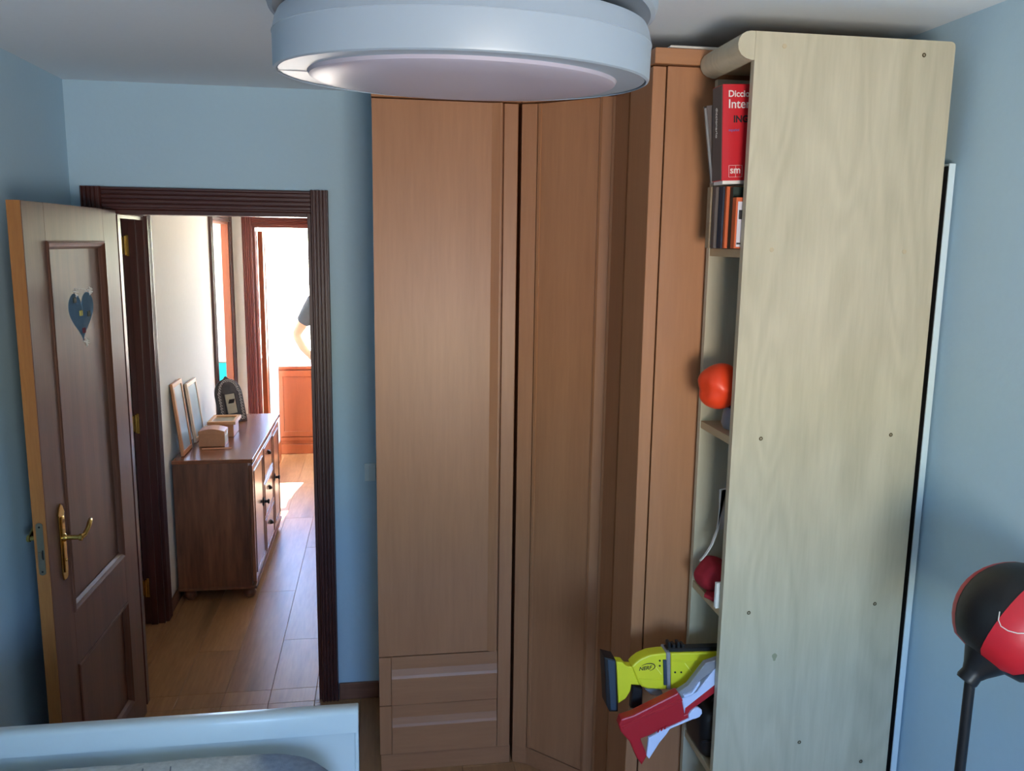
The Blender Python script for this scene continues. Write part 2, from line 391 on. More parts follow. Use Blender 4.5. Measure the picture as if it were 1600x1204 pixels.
# visible face must look towards +X: local +y -> world. x-axis = direction 'ang'; y-axis = 90 deg ccw of it
leaf.rotation_euler = (0, 0, ang)
for (x0, x1, z0, z1) in PN:
    # recessed field and raised moulding ring
    MB().box(x0+.001, x1-.001, -.028, -.014, z0+.001, z1-.001).build('panel', DOORW, leaf)
    mo = MB(); w = .026
    for side in range(4):
        prof = [(0, -.013), (0, .0045), (.006, .006), (.012, .002), (.018, -.001), (w, -.010), (w, -.0135)]
        n = len(prof)
        def pt(u, k):     # mitred corners
            if side == 0: return [(x0+u, 0, z0+u), (x1-u, 0, z0+u)][k]
            if side == 1: return [(x1-u, 0, z0+u), (x1-u, 0, z1-u)][k]
            if side == 2: return [(x1-u, 0, z1-u), (x0+u, 0, z1-u)][k]
            return [(x0+u, 0, z1-u), (x0+u, 0, z0+u)][k]
        t = bmesh.new()
        A = [t.verts.new(Vector(pt(u, 0))+Vector((0, v, 0))) for u, v in prof]; B = [t.verts.new(Vector(pt(u, 1))+Vector((0, v, 0))) for u, v in prof]
        for i in range(n-1): t.faces.new((A[i], B[i], B[i+1], A[i+1]))
        t.faces.new(A); t.faces.new(B[::-1]); bmesh.ops.recalc_face_normals(t, faces=t.faces[:]); mo.add(t)
    mo.build('moulding', DOORW, leaf)
tag(MB().box(LW+.0005, LW+.004, -LT+.0005, -.0005, .0, LH, .0005).build('lipping', EDGEW, leaf), 'raw orange-brown front edge')
# lock plate on the free edge
lp = MB(); pts = []
for k in range(24):
    a = 2*math.pi*k/24; pts.append((LW+.0045, -LT/2+.010*math.cos(a), 1.003+(.072 if math.sin(a) >= 0 else -.072)+.010*math.sin(a)))
lp.prism(pts, (.0025, 0, 0))
lp.box(LW+.007, LW+.0125, -LT/2-.007, -LT/2+.003, .975, .995, .001)
lpo = lp.build('lock_plate', STEEL, leaf)
MB().box(LW+.0071, LW+.0076, -LT/2+.003, -LT/2+.007, .970, 1.0).cyl((LW+.0071, -LT/2, 1.072), (LW+.0077, -LT/2, 1.072), .003).cyl((LW+.0071, -LT/2, .932), (LW+.0077, -LT/2, .932), .003).build('latch_hole', DARK, leaf)
# brass handle, front
hx = LW-.098
def handle(sgn, yy):
    h = MB()
    prof = [(0, -.125), (.012, -.123), (.017, -.112), (.019, -.10), (.019, .085), (.023, .088), (.021, .094), (.017, .10), (.012, .112), (0, .122)]
    pl = [(hx+u, yy, 1.0-.01+v) for u, v in prof]+[(hx-u, yy, 1.0-.01+v) for u, v in prof[::-1][1:-1]]
    h.prism(pl, (0, .005*sgn, 0), .0015)
    h.box(hx-.011, hx+.011, min(yy+.005*sgn, yy+.009*sgn), max(yy+.005*sgn, yy+.009*sgn), .89, 1.07, .002)
    h.lathe([(.0, 0), (.013, 0), (.013, .004), (.009, .008), (.0075, .012), (.0075, .045), (.011, .047), (.011, .055), (0, .058)], 20, (hx, yy+.006*sgn, 1.002),
            Matrix.Rotation(R(-90*sgn), 3, 'X'))
    L = [(0, 0, 0), (-.02, .004, .001), (-.045, .006, .012), (-.07, .004, .024), (-.095, -.002, .026), (-.108, -.006, .020)]
    h.tube([(hx+a, yy+sgn*(.056+b), 1.002+c) for a, b, c in L], [.009, .0075, .007, .008, .007, .004], 12)
    h.lathe([(0, 0), (.006, 0), (.004, .003), (0, .004)], 12, (hx, yy+.009*sgn, .93), Matrix.Rotation(R(-90*sgn), 3, 'X'))
    return h.build('handle', BRASS, leaf, True)
handle(1, .0006); handle(-1, -LT-.0006)
for z in (.25, 1.05, 1.80):
    MB().cyl((-.006, -LT-.005, z-.045), (-.006, -LT-.005, z+.045), .006).build('hinge', BRASS, leaf, True)

# ------------------------------------------------------------------ door_2: first doorway in the hall's left wall
d2 = struct('door_2', (HX, 3.95, 0))
casing(d2, 'casing', MAHO, (HX+g, 4.2815, .0005), (0, 1, 0), (1, 0, 0), (0, 0, 1), .070, 2.108, .018)
casing(d2, 'casing', MAHO, (HX+g, 3.55, .0005), (0, 1, 0), (1, 0, 0), (0, 0, 1), .069, 2.108, .018)
casing(d2, 'casing', MAHOY, (HX+g, 3.6195, 2.037), (0, 0, 1), (1, 0, 0), (0, 1, 0), .071, .6615, .018)
j = MB(); j.box(HXO, HX+.002, 4.262, 4.2795, .0005, 2.034, .001).box(HXO, HX+.002, 3.6205, 3.637, .0005, 2.034, .001).box(HXO, HX+.002, 3.637, 4.262, 2.018, 2.0345, .001)
j.box(HX-.062, HX-.030, 4.250, 4.2615, .0005, 2.018, .001)
world_part(j, 'jamb', MAHO, d2)
lf = MB().box(-1.90, -1.205, 4.235, 4.273, .009, 2.015, .0015); world_part(lf, 'leaf', DOORW, d2)
for z in (.195, 1.042, 1.90):
    h = MB(); h.box(-1.185, -1.168, 4.2595, 4.2617, z-.05, z+.05, .001).cyl((-1.188, 4.256, z-.045), (-1.188, 4.256, z+.045), .0065, 10).box(-1.204, -1.188, 4.2545, 4.2575, z-.04, z+.04, .001)
    world_part(h, 'hinge', BRASS, d2)
# door_3: second doorway in that wall (bathroom)
d3 = struct('door_3', (HX, 6.2, 0))
casing(d3, 'casing', MAHO, (HX+g, 5.83, .0005), (0, 1, 0), (1, 0, 0), (0, 0, 1), .069, 2.128, .018)
casing(d3, 'casing', MAHO, (HX+g, 6.5615, .0005), (0, 1, 0), (1, 0, 0), (0, 0, 1), .070, 2.128, .018)
casing(d3, 'casing', MAHOY, (HX+g, 5.8995, 2.06), (0, 0, 1), (1, 0, 0), (0, 1, 0), .069, .6615, .018)
j = MB(); j.box(-1.157, HX+.002, 6.542, 6.5595, .0005, 2.058, .001).box(HXO+.01, HX+.002, 5.9005, 5.917, .0005, 2.058, .001).box(HXO+.01, HX+.002, 5.917, 6.542, 2.042, 2.0585, .001)
world_part(j, 'jamb', wood('warm_door_jamb', (140, 74, 46), (164, 90, 56), .4, 'Z', 14, 16), d3)
# door_4: doorway in the end wall, leaf swung into the far room
d4 = struct('door_4', (-.55, EY, 0))
casing(d4, 'casing', REDW, (-1.024, EY-g, .0005), (1, 0, 0), (0, -1, 0), (0, 0, 1), .075, 2.11, .018)
casing(d4, 'casing', REDW, (-.152, EY-g, .0005), (1, 0, 0), (0, -1, 0), (0, 0, 1), .075, 2.11, .018)
casing(d4, 'casing', REDX, (-.9485, EY-g, 2.04), (0, 0, 1), (0, -1, 0), (1, 0, 0), .07, .796, .018)
j = MB(); j.box(-.9495, -.93, EY, EY+.10, .0005, 2.042, .001).box(-.17, -.1505, EY, EY+.10, .0005, 2.042, .001).box(-.93, -.17, EY, EY+.10, 2.025, 2.0435, .001)
world_part(j, 'jamb', REDW, d4)
lf = MB().box(-.928, -.890, EY+.108, EY+.86, .009, 2.0, .0015); world_part(lf, 'leaf', ORNG, d4)
tag(world_part(MB().box(-.8895, -.884, EY+.20, EY+.77, .2, 1.9, .002), 'panel', WHITEL, d4), 'panel whitened as light glare, facing the room')  # white colour stands in for glare on the orange leaf

# ------------------------------------------------------------------ WARDROBE run
WF, WZ, PZ = 2.87, 2.394, 2.436
def fz(root, mb, name, m, smooth=False): return world_part(mb, name, m, root, smooth)
# left unit
wl_ = thing('wardrobe', (.2, 3.12, 0), 'left beech wardrobe section with one tall door above two drawers, beside the light switch', 'wardrobe')
b = MB(); b.box(-.022, .462, WF+.022, YB-.018, .07, WZ, .001); fz(wl_, b, 'carcass', BEECH)
fz(wl_, MB().box(-.019, .461, WF+.006, YB-.02, .0005, .0695, .001), 'plinth', BEECHX)
fz(wl_, MB().box(-.024, .468, WF-.012, YB-.02, WZ+.001, PZ, .002), 'cornice', BEECHX)
# door: slab + rising bevel near its right edge
def tall_door(x0, x1, yf, z0, z1, bev_w=.036, rise=.012):
    pts = [(x0, yf+.021), (x0, yf), (x1-bev_w-.002, yf), (x1-.010, yf-rise), (x1-.006, yf-rise), (x1-.004, yf-rise+.003), (x1-.004, yf+.021)]
    mb = MB(); mb.prism([(a, b_, z0) for a, b_ in pts], (0, 0, z1-z0)); return mb
fz(wl_, tall_door(-.022, .408, WF, .460, WZ-.003), 'door', BEECH)
st = fz(wl_, MB().box(.411, .458, WF, WF+.021, .072, WZ-.003, .0015), 'stile', BEECH)
def drawer(z0, z1):
    mb = MB(); mb.box(-.022, .021, WF, WF+.021, z0, z1, .001)
    dr = fz(wl_, mb, 'drawer', BEECH)
    q = MB()
    zt = z1-.048
    pts = [(WF+.021, z1), (WF+.002, z1), (WF+.002, zt), (WF-.003, zt-.024), (WF-.006, zt-.034), (WF-.006, zt-.038), (WF-.003, zt-.040), (WF-.003, z0+.001), (WF+.021, z0+.001)]
    q.prism([(.0225, a, c) for a, c in pts], (.386, 0, 0))
    o = q.build('drawer_front', BEECHX, dr, off=tuple(wl_.location))
drawer(.268, .455); drawer(.074, .265)
# corner unit
cu = thing('wardrobe', (.75, 2.95, 0), 'corner beech wardrobe section with a tall diagonal door, in the room corner', 'wardrobe')
A0 = Vector((.471, WF+.003)); A1 = Vector((.520, 2.850)); A2 = Vector((.727, 2.643)); A3 = Vector((.735, 2.52))
def prof_prism(pts, z0, z1): mb = MB(); mb.prism([(q[0], q[1], z0) for q in pts], (0, 0, z1-z0)); return mb
body = [(.472, WF+.03), (.524, 2.874), (.742, 2.656), (.742, 2.512), (1.41, 2.512), (1.41, 3.395), (.472, 3.395)]
fz(cu, prof_prism(body, .07, WZ), 'carcass', BEECH)
fz(cu, prof_prism([(.4715, WF+.008), (.520, 2.856), (.729, 2.647), (.735, 2.516), (1.40, 2.516), (1.40, 3.39), (.476, 3.39)], .0005, .069), 'plinth', BEECHX)
fz(cu, prof_prism([(.4695, WF-.008), (.513, 2.835), (.715, 2.63), (.715, 2.512), (1.41, 2.512), (1.41, 3.395), (.4695, 3.395)], WZ+.001, PZ), 'cornice', BEECHX)
fz(cu, prof_prism([(A0.x, A0.y), (A1.x-.001, A1.y), (.523, 2.870), (.4715, WF+.024)], .072, WZ-.003), 'stile', BEECH)
u = (A2-A1).normalized(); nrm = Vector((-u.y, u.x)); L = (A2-A1).length
if nrm.y > 0: nrm = -nrm
def dp(s_, o_): q = A1+u*s_+nrm*o_; return (q.x, q.y)
prof = [dp(.0015, -.020), dp(.0015, 0), dp(.012, 0), dp(.014, -.004), dp(L-.058, -.004), dp(L-.052, .004), dp(L-.042, .007), dp(L-.014, -.006), dp(L-.012, -.010), dp(L-.012, -.020)]
fz(cu, prof_prism(prof, .074, WZ-.003), 'door', BEECH)
fz(cu, prof_prism([dp(L-.0095, -.018), dp(L-.0095, 0), (A2.x, A2.y), (.733, 2.52), (.741, 2.52), (.741, 2.648)], .072, WZ-.003), 'stile', BEECH)
# end unit, its long side faces the room
eu = thing('wardrobe', (1.0, 2.35, 0), 'end beech wardrobe section standing behind the pale bookcase', 'wardrobe')
fz(eu, MB().box(.741, 1.41, 2.2005, 2.508, .07, WZ, .001), 'side_panel', BEECH)
fz(eu, MB().box(.760, 1.40, 2.205, 2.505, .0005, .069), 'plinth', BEECHX)
fz(eu, MB().box(.702, 1.41, 2.188, 2.508, WZ+.003, PZ, .0015), 'cornice', BEECHX)
fz(eu, MB().box(.701, .7365, 2.1985, 2.395, .075, WZ-.002, .0015), 'door', BEECH)
tag(MB().box(.745, .90, 2.20, 2.42, PZ+.0008, PZ+.010, .003).build('foam_sheet', PAPER), 'thin white sheet lying on top of the end wardrobe section', 'sheet')

# ------------------------------------------------------------------ BOOKCASE
bx = thing('bookcase', (1.1, 2.07, 0), 'tall pale birch bookcase with a plain side panel, shelves opening to the left', 'bookcase')
BX0, BX1, BY0, BY1, BZ = .864, 1.3725, 1.948, 2.184, 2.428
sp_ = MB()
pts = [(BX0, 0)]; rr = .012
pts = [(BX0, .001), (BX1, .001)]+[(BX1-rr+rr*math.cos(a), BZ-rr+rr*math.sin(a)) for a in [R(t) for t in (0, 30, 60, 90)]]+[(BX0, BZ)]
sp_.prism([(a, BY0, c) for a, c in pts], (0, .019, 0)); fz(bx, sp_, 'side_panel', BIRCH)
fz(bx, MB().box(BX0, BX1, BY1-.019, BY1, .001, 2.36, .0005), 'side_panel', BIRCH)
for k, z in enumerate((1.93, 1.4625, 1.0, .5375, .08)):
    fz(bx, MB().box(BX0+.002, BX1-.012, BY0+.0195, BY1-.0195, z-.020, z, .0005), 'shelf', BIRCHD)
tp = MB(); tp.box(BX0+.001, BX1-.012, BY0+.0195, BY1+.0, 2.375, BZ-.001); fz(bx, tp, 'top_board', BIRCHD)
n_ = MB()   # rounded nosing across the top front
pr = [(BX0-.0005, BZ)]+[(BX0-.012-.030*math.sin(R(t)), BZ-.030+.030*math.cos(R(t))) for t in (0, 22, 45, 67, 90)] + \
     [(BX0-.012-.030*math.cos(R(t)), BZ-.032-.030*math.sin(R(t))) for t in (20, 45, 70)]+[(BX0-.008, BZ-.064), (BX0-.0005, BZ-.064)]
n_.prism([(a, BY0+.0, c) for a, c in pr], (0, .236, 0)); fz(bx, n_, 'nosing', BIRCH, 50)
fz(bx, MB().box(BX1-.011, BX1-.003, BY0+.0195, BY1-.0195, .001, 2.37), 'back_panel', BIRCHD)
SCREW = plain('dark_screw', (112, 100, 78), .45, .7)
PLUG = plain('birch_plug', (186, 170, 138), .6)
for (px, py) in [(1444, 86), (1189, 685), (1392, 679), (1170, 957), (1367, 943), (1249, 1159), (1345, 1189)]:
    q = at(px, py, Y=BY0); s_ = MB(); s_.lathe([(0, -.0004), (.0018, -.0004), (.0022, .0012), (.0045, .0012), (.0054, 0)], 16, tuple(q), Matrix.Rotation(R(90), 3, 'X')); fz(bx, s_, 'screw', SCREW)
for (px, py) in [(1226, 72), (1206, 390), (1413, 393)]:
    q = at(px, py, Y=BY0); s_ = MB(); s_.lathe([(0, -.0006), (.0055, -.0006), (.0058, 0)], 16, tuple(q), Matrix.Rotation(R(-90), 3, 'X')); fz(bx, s_, 'cover_cap', PLUG)
q = at(1210, 1026, Y=BY0); s_ = MB()
s_.prism([(q.x+(.008+.0025*math.sin(3*a))*math.cos(a)*.8, BY0-.0002, q.z+(.011)*math.sin(a)) for a in [2*math.pi*k/14 for k in range(14)]], (0, -.0003, 0))
fz(bx, s_, 'glue_spot', plain('old_glue', (150, 148, 118), .7))

wp = thing('white_board', (1.405, 2.07, 0), 'tall thin white board standing on edge between the bookcase and the right wall', 'board')
fz(wp, MB().box(1.397, 1.4145, 1.962, 2.18, .002, 2.147, .001), 'panel', PANELW)
tag(fz(wp, MB().box(1.3945, 1.3965, 1.964, 2.18, .002, 2.140), 'backing_or_shade', DARK), 'black strip standing in for gap shade')  # black layer put in for the shade between bookcase and board

# ------------------------------------------------------------------ books on the top shelf
def book(loc, w, h, t, cover, label, rot=(0, 0, 0), group='books on the top shelf', pages=True, spine=True, sag=.004):
    # cover faces -y, spine faces -x; origin at the lower left front corner
    bk = thing('book', loc, label, 'book', group); bk.rotation_euler = rot
    MB().box(0, w, 0, .002, 0, h, .0005).build('cover', cover, bk)
    MB().box(0, w, t-.002, t, 0, h, .0005).build('cover', cover, bk)
    if spine: MB().box(-.0015, .001, .0, t, 0, h, .0008).build('spine', cover, bk)
    if pages: MB().box(.0015, w-.004, .0022, t-.0022, sag, h-.004).build('pages', PAPER, bk)
    return bk
def text(s_, size, m, parent, loc, rot, name='lettering', ext=.0002, shear=0, sx=1, bold=0):
    c = bpy.data.curves.new(name, 'FONT'); c.body = s_; c.size = size; c.extrude = ext; c.shear = shear; c.offset = bold
    o = bpy.data.objects.new('tmp_text', c); COL.objects.link(o)
    dg = bpy.context.evaluated_depsgraph_get(); me = bpy.data.meshes.new_from_object(o.evaluated_get(dg)); bpy.data.objects.remove(o)
    me.name = name; me.materials.clear(); me.materials.append(m)
    t = bpy.data.objects.new(name, me); COL.objects.link(t); t.parent = parent; t.location = loc; t.rotation_euler = rot; t.scale = (sx, 1, 1)
    return t
DR = book((.826, 2.008, 2.094), .155, .225, .058, plain('red_cover', (196, 34, 44), .35), 'thick red dictionary with white title, resting on the smaller books', (0, R(-2.5), R(1)), sag=-.008)
dsp = MB().box(-.0032, -.0018, .001, .057, .002, .223, .0005).build('spine_label', BROWNC, DR); tag(dsp, 'dark grey-brown spine')
FR = (R(90), 0, 0)
text('Diccionario', .021, PAPER, DR, (.012, -.0006, .196), FR, bold=.0004)
text('Interm', .029, PAPER, DR, (.012, -.0006, .170), FR, bold=.0003)
text('ING', .022, INK, DR, (.026, -.0006, .137), FR, bold=.0008)
text('espa\u00f1ol', .009, BLUEI, DR, (.014, -.0006, .116), FR)
text('sm', .024, PAPER, DR, (.019, -.0006, .017), FR, bold=.0004)
e_ = MB()
for a in ((.016, .0166, .008, .036), (.050, .0506, .008, .036)): e_.box(a[0], a[1], -.0009, -.0003, a[2], a[3])
for a in ((.016, .0506, .008, .0086), (.016, .0506, .0354, .036), (.0335, .0341, .008, .036)): e_.box(a[0], a[1], -.0009, -.0003, a[2], a[3])
e_.build('emblem_box', PAPER, DR)
text('diccionario', .016, PAPER, DR, (-.0034, .036, .175), (R(90), R(90), R(-90)))
B2 = book((.829, 2.072, 2.090), .15, .19, .020, BROWNC, 'thin grey-brown book with bare page edges leaning behind the red dictionary', (0, R(-8.5), R(1)), spine=False)
B3 = book((.852, 1.974, 1.9315), .14, .122, .022, ORC, 'orange-edged book with a white cover at the front of the top shelf')
tag(MB().box(.003, .135, -.0012, -.0002, .004, .112, .0003).build('label_sheet', plain('lilac_white', (206, 200, 208), .5), B3), 'white cover sheet')
MB().box(.006, .016, -.0022, -.0012, .070, .092, .003).build('printed_mark', INK, B3)
MB().box(.004, .018, -.0022, -.0012, .010, .014).build('printed_mark', INK, B3)
book((.853, 1.999, 1.9315), .15, .148, .018, GREEND, 'dark green book behind the orange-edged one')
book((.846, 2.019, 1.9315), .15, .150, .012, ORC, 'thin orange book beside the dark green one')
book((.842, 2.034, 1.9315), .15, .151, .026, NAVY, 'navy blue book under the red dictionary')
book((.835, 2.063, 1.9315), .14, .152, .020, BROWNC, 'grey-brown book between the navy and the mottled beige one')
book((.832, 2.088, 1.9315), .14, .153, .024, BEIGE, 'mottled beige book farthest back on the top shelf')

# ------------------------------------------------------------------ toy helmet, second bay
hm = thing('toy_helmet', (.885, 2.06, 1.463), 'orange-red plastic toy helmet on the second shelf of the bookcase', 'toy')
t = bmesh.new(); bmesh.ops.create_icosphere(t, subdivisions=4, radius=1)
for v in t.verts:
    x_, y_, z_ = v.co
    k = 1+.05*math.sin(5*math.atan2(y_, x_))*(1-z_*z_)+.07*math.sin(4*z_+2.2*x_+1)*(.5-.5*x_)-.05*abs(math.sin(3*z_))
    if x_ < -.35: k *= 1-.10*math.exp(-((z_+.1)/.25)**2)
    v.co = Vector((x_*.060*k, y_*.058*k, z_*.062 if z_ > 0 else z_*.058)); v.co += Vector((-.014-.16*v.co.z*0, 0, .112)); v.co.x -= .10*(.112-v.co.z)*.6
MB().add(t).build('shell', ORR, hm, 60)
MB().box(.005, .055, -.045, .03, .095, .135, .014, 3).build('ear_guard', plain('dull_red_plastic', (190, 60, 50), .45), hm, True)
MB().lathe([(0, 0), (.036, 0), (.042, .015), (.036, .058), (0, .07)], 24, (.040, 0, .0005)).build('liner', GREYP, hm, True)
for k in range(2):
    MB().tube([(.004+.014*k, -.0585+.004*k, .074+.008*k), (.010+.014*k, -.058+.005*k, .082+.008*k), (.014+.014*k, -.055+.004*k, .085+.008*k)], .003, 8).build('vent_mark', PAPER, hm)

# third bay: curled card, crimson cap, white booklet
cs = []
for (px, py) in [(1133, 765), (1126, 766), (1125, 800), (1121, 828), (1112, 852), (1102, 868), (1094, 877)]:
    q = at(px, py, Y=2.04); cs.append((q.x, q.z))
cc = thing('card', (.90, 2.045, 1.10), 'pale card with a curved white edge, above the crimson cap on the third shelf', 'card')
poly = cs[:4]+[(.95, 1.19), (1.0, 1.21), (1.0, 1.296)]
MB().prism([(a-.90, 0, c-1.10) for a, c in poly], (0, .0015, 0)).build('sheet', plain('pale_card', (190, 182, 172), .6), cc)
MB().prism([(a-.90, -.004, c-1.10) for a, c in cs]+[(a-.90+.0045, -.004, c-1.10+.002) for a, c in cs[::-1]], (0, .008, 0)).build('edge', PAPER, cc)
cp = thing('cap', (.895, 2.085, 1.0008), 'crimson cloth cap bunched up on the third shelf', 'cap')
t = bmesh.new(); bmesh.ops.create_icosphere(t, subdivisions=4, radius=1)
for v in t.verts:
    x_, y_, z_ = v.co; k = 1+.06*math.sin(4*x_+3*z_)+.04*math.sin(7*y_)
    v.co = Vector((x_*.050*k, y_*.055*k, (z_*.047*k if z_ > 0 else z_*.047)+.048))
MB().add(t).build('crown', CRIM, cp, 60)
MB().prism([(-.046, -.05, .004), (-.030, -.075, .002), (.0, -.085, .0008), (.03, -.07, .0008), (.03, -.03, .0008), (-.03, -.03, .006)], (0, 0, .012), .003, 2).build('brim', CRIM, cp, 50)
wb = thing('booklet', (.885, 1.985, 1.0008), 'narrow white booklet standing beside the crimson cap', 'booklet')
wb.location = (.856, 1.974, 1.0008)
MB().box(0, .10, 0, .002, 0, .070, .0005).build('cover', PAPER, wb); MB().box(0, .10, .008, .010, 0, .070, .0005).build('cover', PAPER, wb); MB().box(.002, .095, .0022, .0078, .002, .068).build('pages', WHITEW, wb)

# ------------------------------------------------------------------ fourth bay: bag and two toy blasters
zz = lambda X, Y: (920+X/4.933, 960+Y/4.933)
def outline(pts, yy): return [tuple(at(*zz(a, b), Y=yy)) for a, b in pts]
bag = thing('bag', (.95, 2.08, .5385), 'black bag standing on the lowest visible shelf under the toy blasters', 'bag')
MB().box(-.095, .16, -.075, .072, 0, .145, .03, 4).build('body', BLKL, bag, True)
MB().box(-.098, .10, -.079, -.073, .06, .066, .002).build('zip', BLACKP, bag)
MB().tube([(-.05, -.02, .14), (-.045, -.02, .152), (.0, -.02, .157), (.05, -.02, .152), (.055, -.02, .14)], .005, 8).build('handle', BLKL, bag, True)
ya = thing('toy_blaster', tuple(at(*zz(560, 450), Y=2.05)), 'yellow toy blaster with black butt pad sticking out of the bookcase', 'toy', None)
Yy = 2.03
fz(ya, MB().prism(outline([(212, 360), (262, 366), (292, 398), (340, 402), (366, 470), (395, 545), (330, 540), (322, 590), (285, 648), (229, 685)], Yy+.006), (0, .03, 0), .003, 2), 'stock', YEL)
fz(ya, MB().prism(outline([(335, 400), (360, 372), (400, 342), (470, 311), (560, 298), (601, 296), (603, 578), (575, 576), (450, 571), (410, 556), (390, 535), (362, 470)], Yy), (0, .042, 0), .004, 2), 'rear_shell', YEL)
fz(ya, MB().prism(outline([(632, 297), (1000, 290), (1180, 290), (1180, 470), (1000, 500), (800, 562), (632, 572)], Yy), (0, .042, 0), .004, 2), 'front_shell', YEL)
fz(ya, MB().prism(outline([(385, 492), (574, 502), (574, 562), (450, 558), (412, 545)], Yy-.002), (0, .003, 0), .001), 'lower_rib', YEL)
fz(ya, MB().prism(outline([(640, 345), (985, 352), (960, 372), (640, 360)], Yy-.002), (0, .003, 0), .001), 'upper_rib', YEL)
fz(ya, MB().prism(outline([(118, 325), (205, 347), (216, 400), (228, 750), (160, 750), (136, 700), (128, 520)], Yy), (0, .05, 0), .004, 2), 'butt_pad', BLACKP)
fz(ya, MB().prism(outline([(145, 345), (203, 358), (214, 738), (170, 735)], Yy-.002), (0, .003, 0), .001), 'pad_face', SLATE)
fz(ya, MB().prism(outline([(600, 290), (632, 290), (634, 580), (604, 580)], Yy-.005), (0, .052, 0), .003), 'clamp', GREYP)
fz(ya, MB().prism(outline([(574, 350), (600, 350), (606, 545), (580, 545)], Yy-.004), (0, .006, 0), .001), 'slot', SLATE)
rl = MB(); rl.prism(outline([(600, 262), (1180, 245), (1180, 290), (600, 292)], Yy+.008), (0, .026, 0), .002)
for k in range(4): a = 610+k*36; rl.prism(outline([(a, 215 + (k % 2)*14), (a+24, 215+(k % 2)*14), (a+24, 262), (a, 262)], Yy+.01), (0, .022, 0), .002)
fz(ya, rl, 'top_rail', BLACKP)
fz(ya, MB().prism(outline([(340, 548), (415, 570), (415, 692), (382, 736), (322, 720)], Yy+.012), (0, .02, 0), .003), 'grip', BLACKP)
fz(ya, MB().prism(outline([(430, 572), (560, 578), (580, 640), (480, 620)], Yy+.014), (0, .016, 0), .003), 'trigger_guard', GREYP)
for a, b_ in ((547, 353), (547, 393), (665, 443), (712, 443)):
    q = at(*zz(a, b_), Y=Yy); s_ = MB(); s_.lathe([(0, -.0012), (.0026, -.0012), (.0030, .001)], 12, tuple(q), Matrix.Rotation(R(-90), 3, 'X')); fz(ya, s_, 'screw', BLACKP)
for (a, b_, c_, d_) in ((515, 405, 558, 462), (738, 375, 788, 440)):
    fz(ya, MB().prism(outline([(a, b_), (a+5, b_-2), (c_+4, d_-3), (c_, d_)], Yy-.001), (0, .002, 0)), 'bright_line', plain('pale_yellow', (240, 240, 120), .4))
q0 = at(*zz(386, 432), Y=Yy-.0008)
text('NERF', .0150, INK, ya, q0-Vector(ya.location), (R(90), R(-4), 0), shear=.25, bold=.0002)
ring = MB()
el_ = [at(*zz(452+58*math.cos(t_)+3*math.sin(t_), 407-30*math.sin(t_)-8*math.cos(t_)), Y=Yy-.0009) for t_ in [R(a) for a in range(-70, 150, 12)]]
ring.tube([tuple(q) for q in el_], [.0003+.0011*math.sin(math.pi*i/(len(el_)-1)) for i in range(len(el_))], 6)
fz(ya, ring, 'emblem_swoosh', INK)
# red blaster
ra = thing('toy_blaster', tuple(at(*zz(560, 760), Y=1.99)), 'red and white toy blaster hanging diagonally out of the bookcase', 'toy')
Yr = 1.972
fz(ra, MB().prism(outline([(250, 806), (345, 776), (690, 602), (716, 640), (742, 768), (770, 760), (770, 800), (740, 815), (520, 905), (460, 935), (402, 958), (410, 985), (452, 1086), (410, 1160), (372, 1108), (320, 985), (248, 905), (234, 855)], Yr), (0, .03, 0), .004, 2), 'shell', REDP)
fz(ra, MB().prism(outline([(255, 862), (368, 805), (720, 645), (724, 664), (374, 826), (266, 882)], Yr-.002), (0, .003, 0), .001), 'upper_ridge', REDP)
fz(ra, MB().prism(outline([(742, 725), (975, 541), (1130, 430), (1130, 500), (975, 602), (782, 742), (770, 800), (744, 768)], Yr+.002), (0, .022, 0), .002), 'red_spine', REDP)
fz(ra, MB().prism(outline([(718, 650), (830, 600), (966, 428), (1100, 330), (1110, 440), (976, 540), (746, 722), (740, 766)], Yr+.001), (0, .024, 0), .002), 'white_shell', LILAC)
fz(ra, MB().prism(outline([(690, 600), (768, 546), (830, 468), (900, 376), (1000, 342), (1100, 300), (1100, 330), (966, 428), (862, 508), (835, 590), (720, 645)], Yr+.004), (0, .020, 0), .002), 'grey_shell', GREYP)
fz(ra, MB().prism(outline([(732, 622), (792, 604), (850, 520), (862, 512), (856, 540), (806, 612), (738, 638)], Yr-.003), (0, .008, 0), .001), 'lever', LILAC)
fz(ra, MB().prism(outline([(770, 772), (798, 738), (822, 720), (848, 718), (872, 736), (874, 762), (856, 788), (826, 802), (800, 808), (626, 882), (598, 925), (545, 988), (466, 1112), (446, 1088), (462, 950), (520, 922), (540, 894), (610, 876), (772, 800)], Yr-.004), (0, .010, 0), .0015), 'white_trim', LILAC)
for k in range(3): fz(ra, MB().prism(outline([(528+k*26, 912-k*13), (540+k*26, 906-k*13), (548+k*26, 884-k*13), (536+k*26, 888-k*13)], Yr-.0055), (0, .002, 0)), 'notch', REDP)

# ------------------------------------------------------------------ light switch (half hidden by the wardrobe)
sw = thing('light_switch', (-.05, YB, 1.0), 'white light switch on the back wall just left of the wardrobe', 'light switch')
fz(sw, MB().box(-.075, -.028, YB-.009, YB-.0005, .962, 1.038, .003, 2), 'plate', PANELW)
fz(sw, MB().box(-.058, -.0285, YB-.014, YB-.0092, .972, 1.028, .002), 'rocker', PANELW)

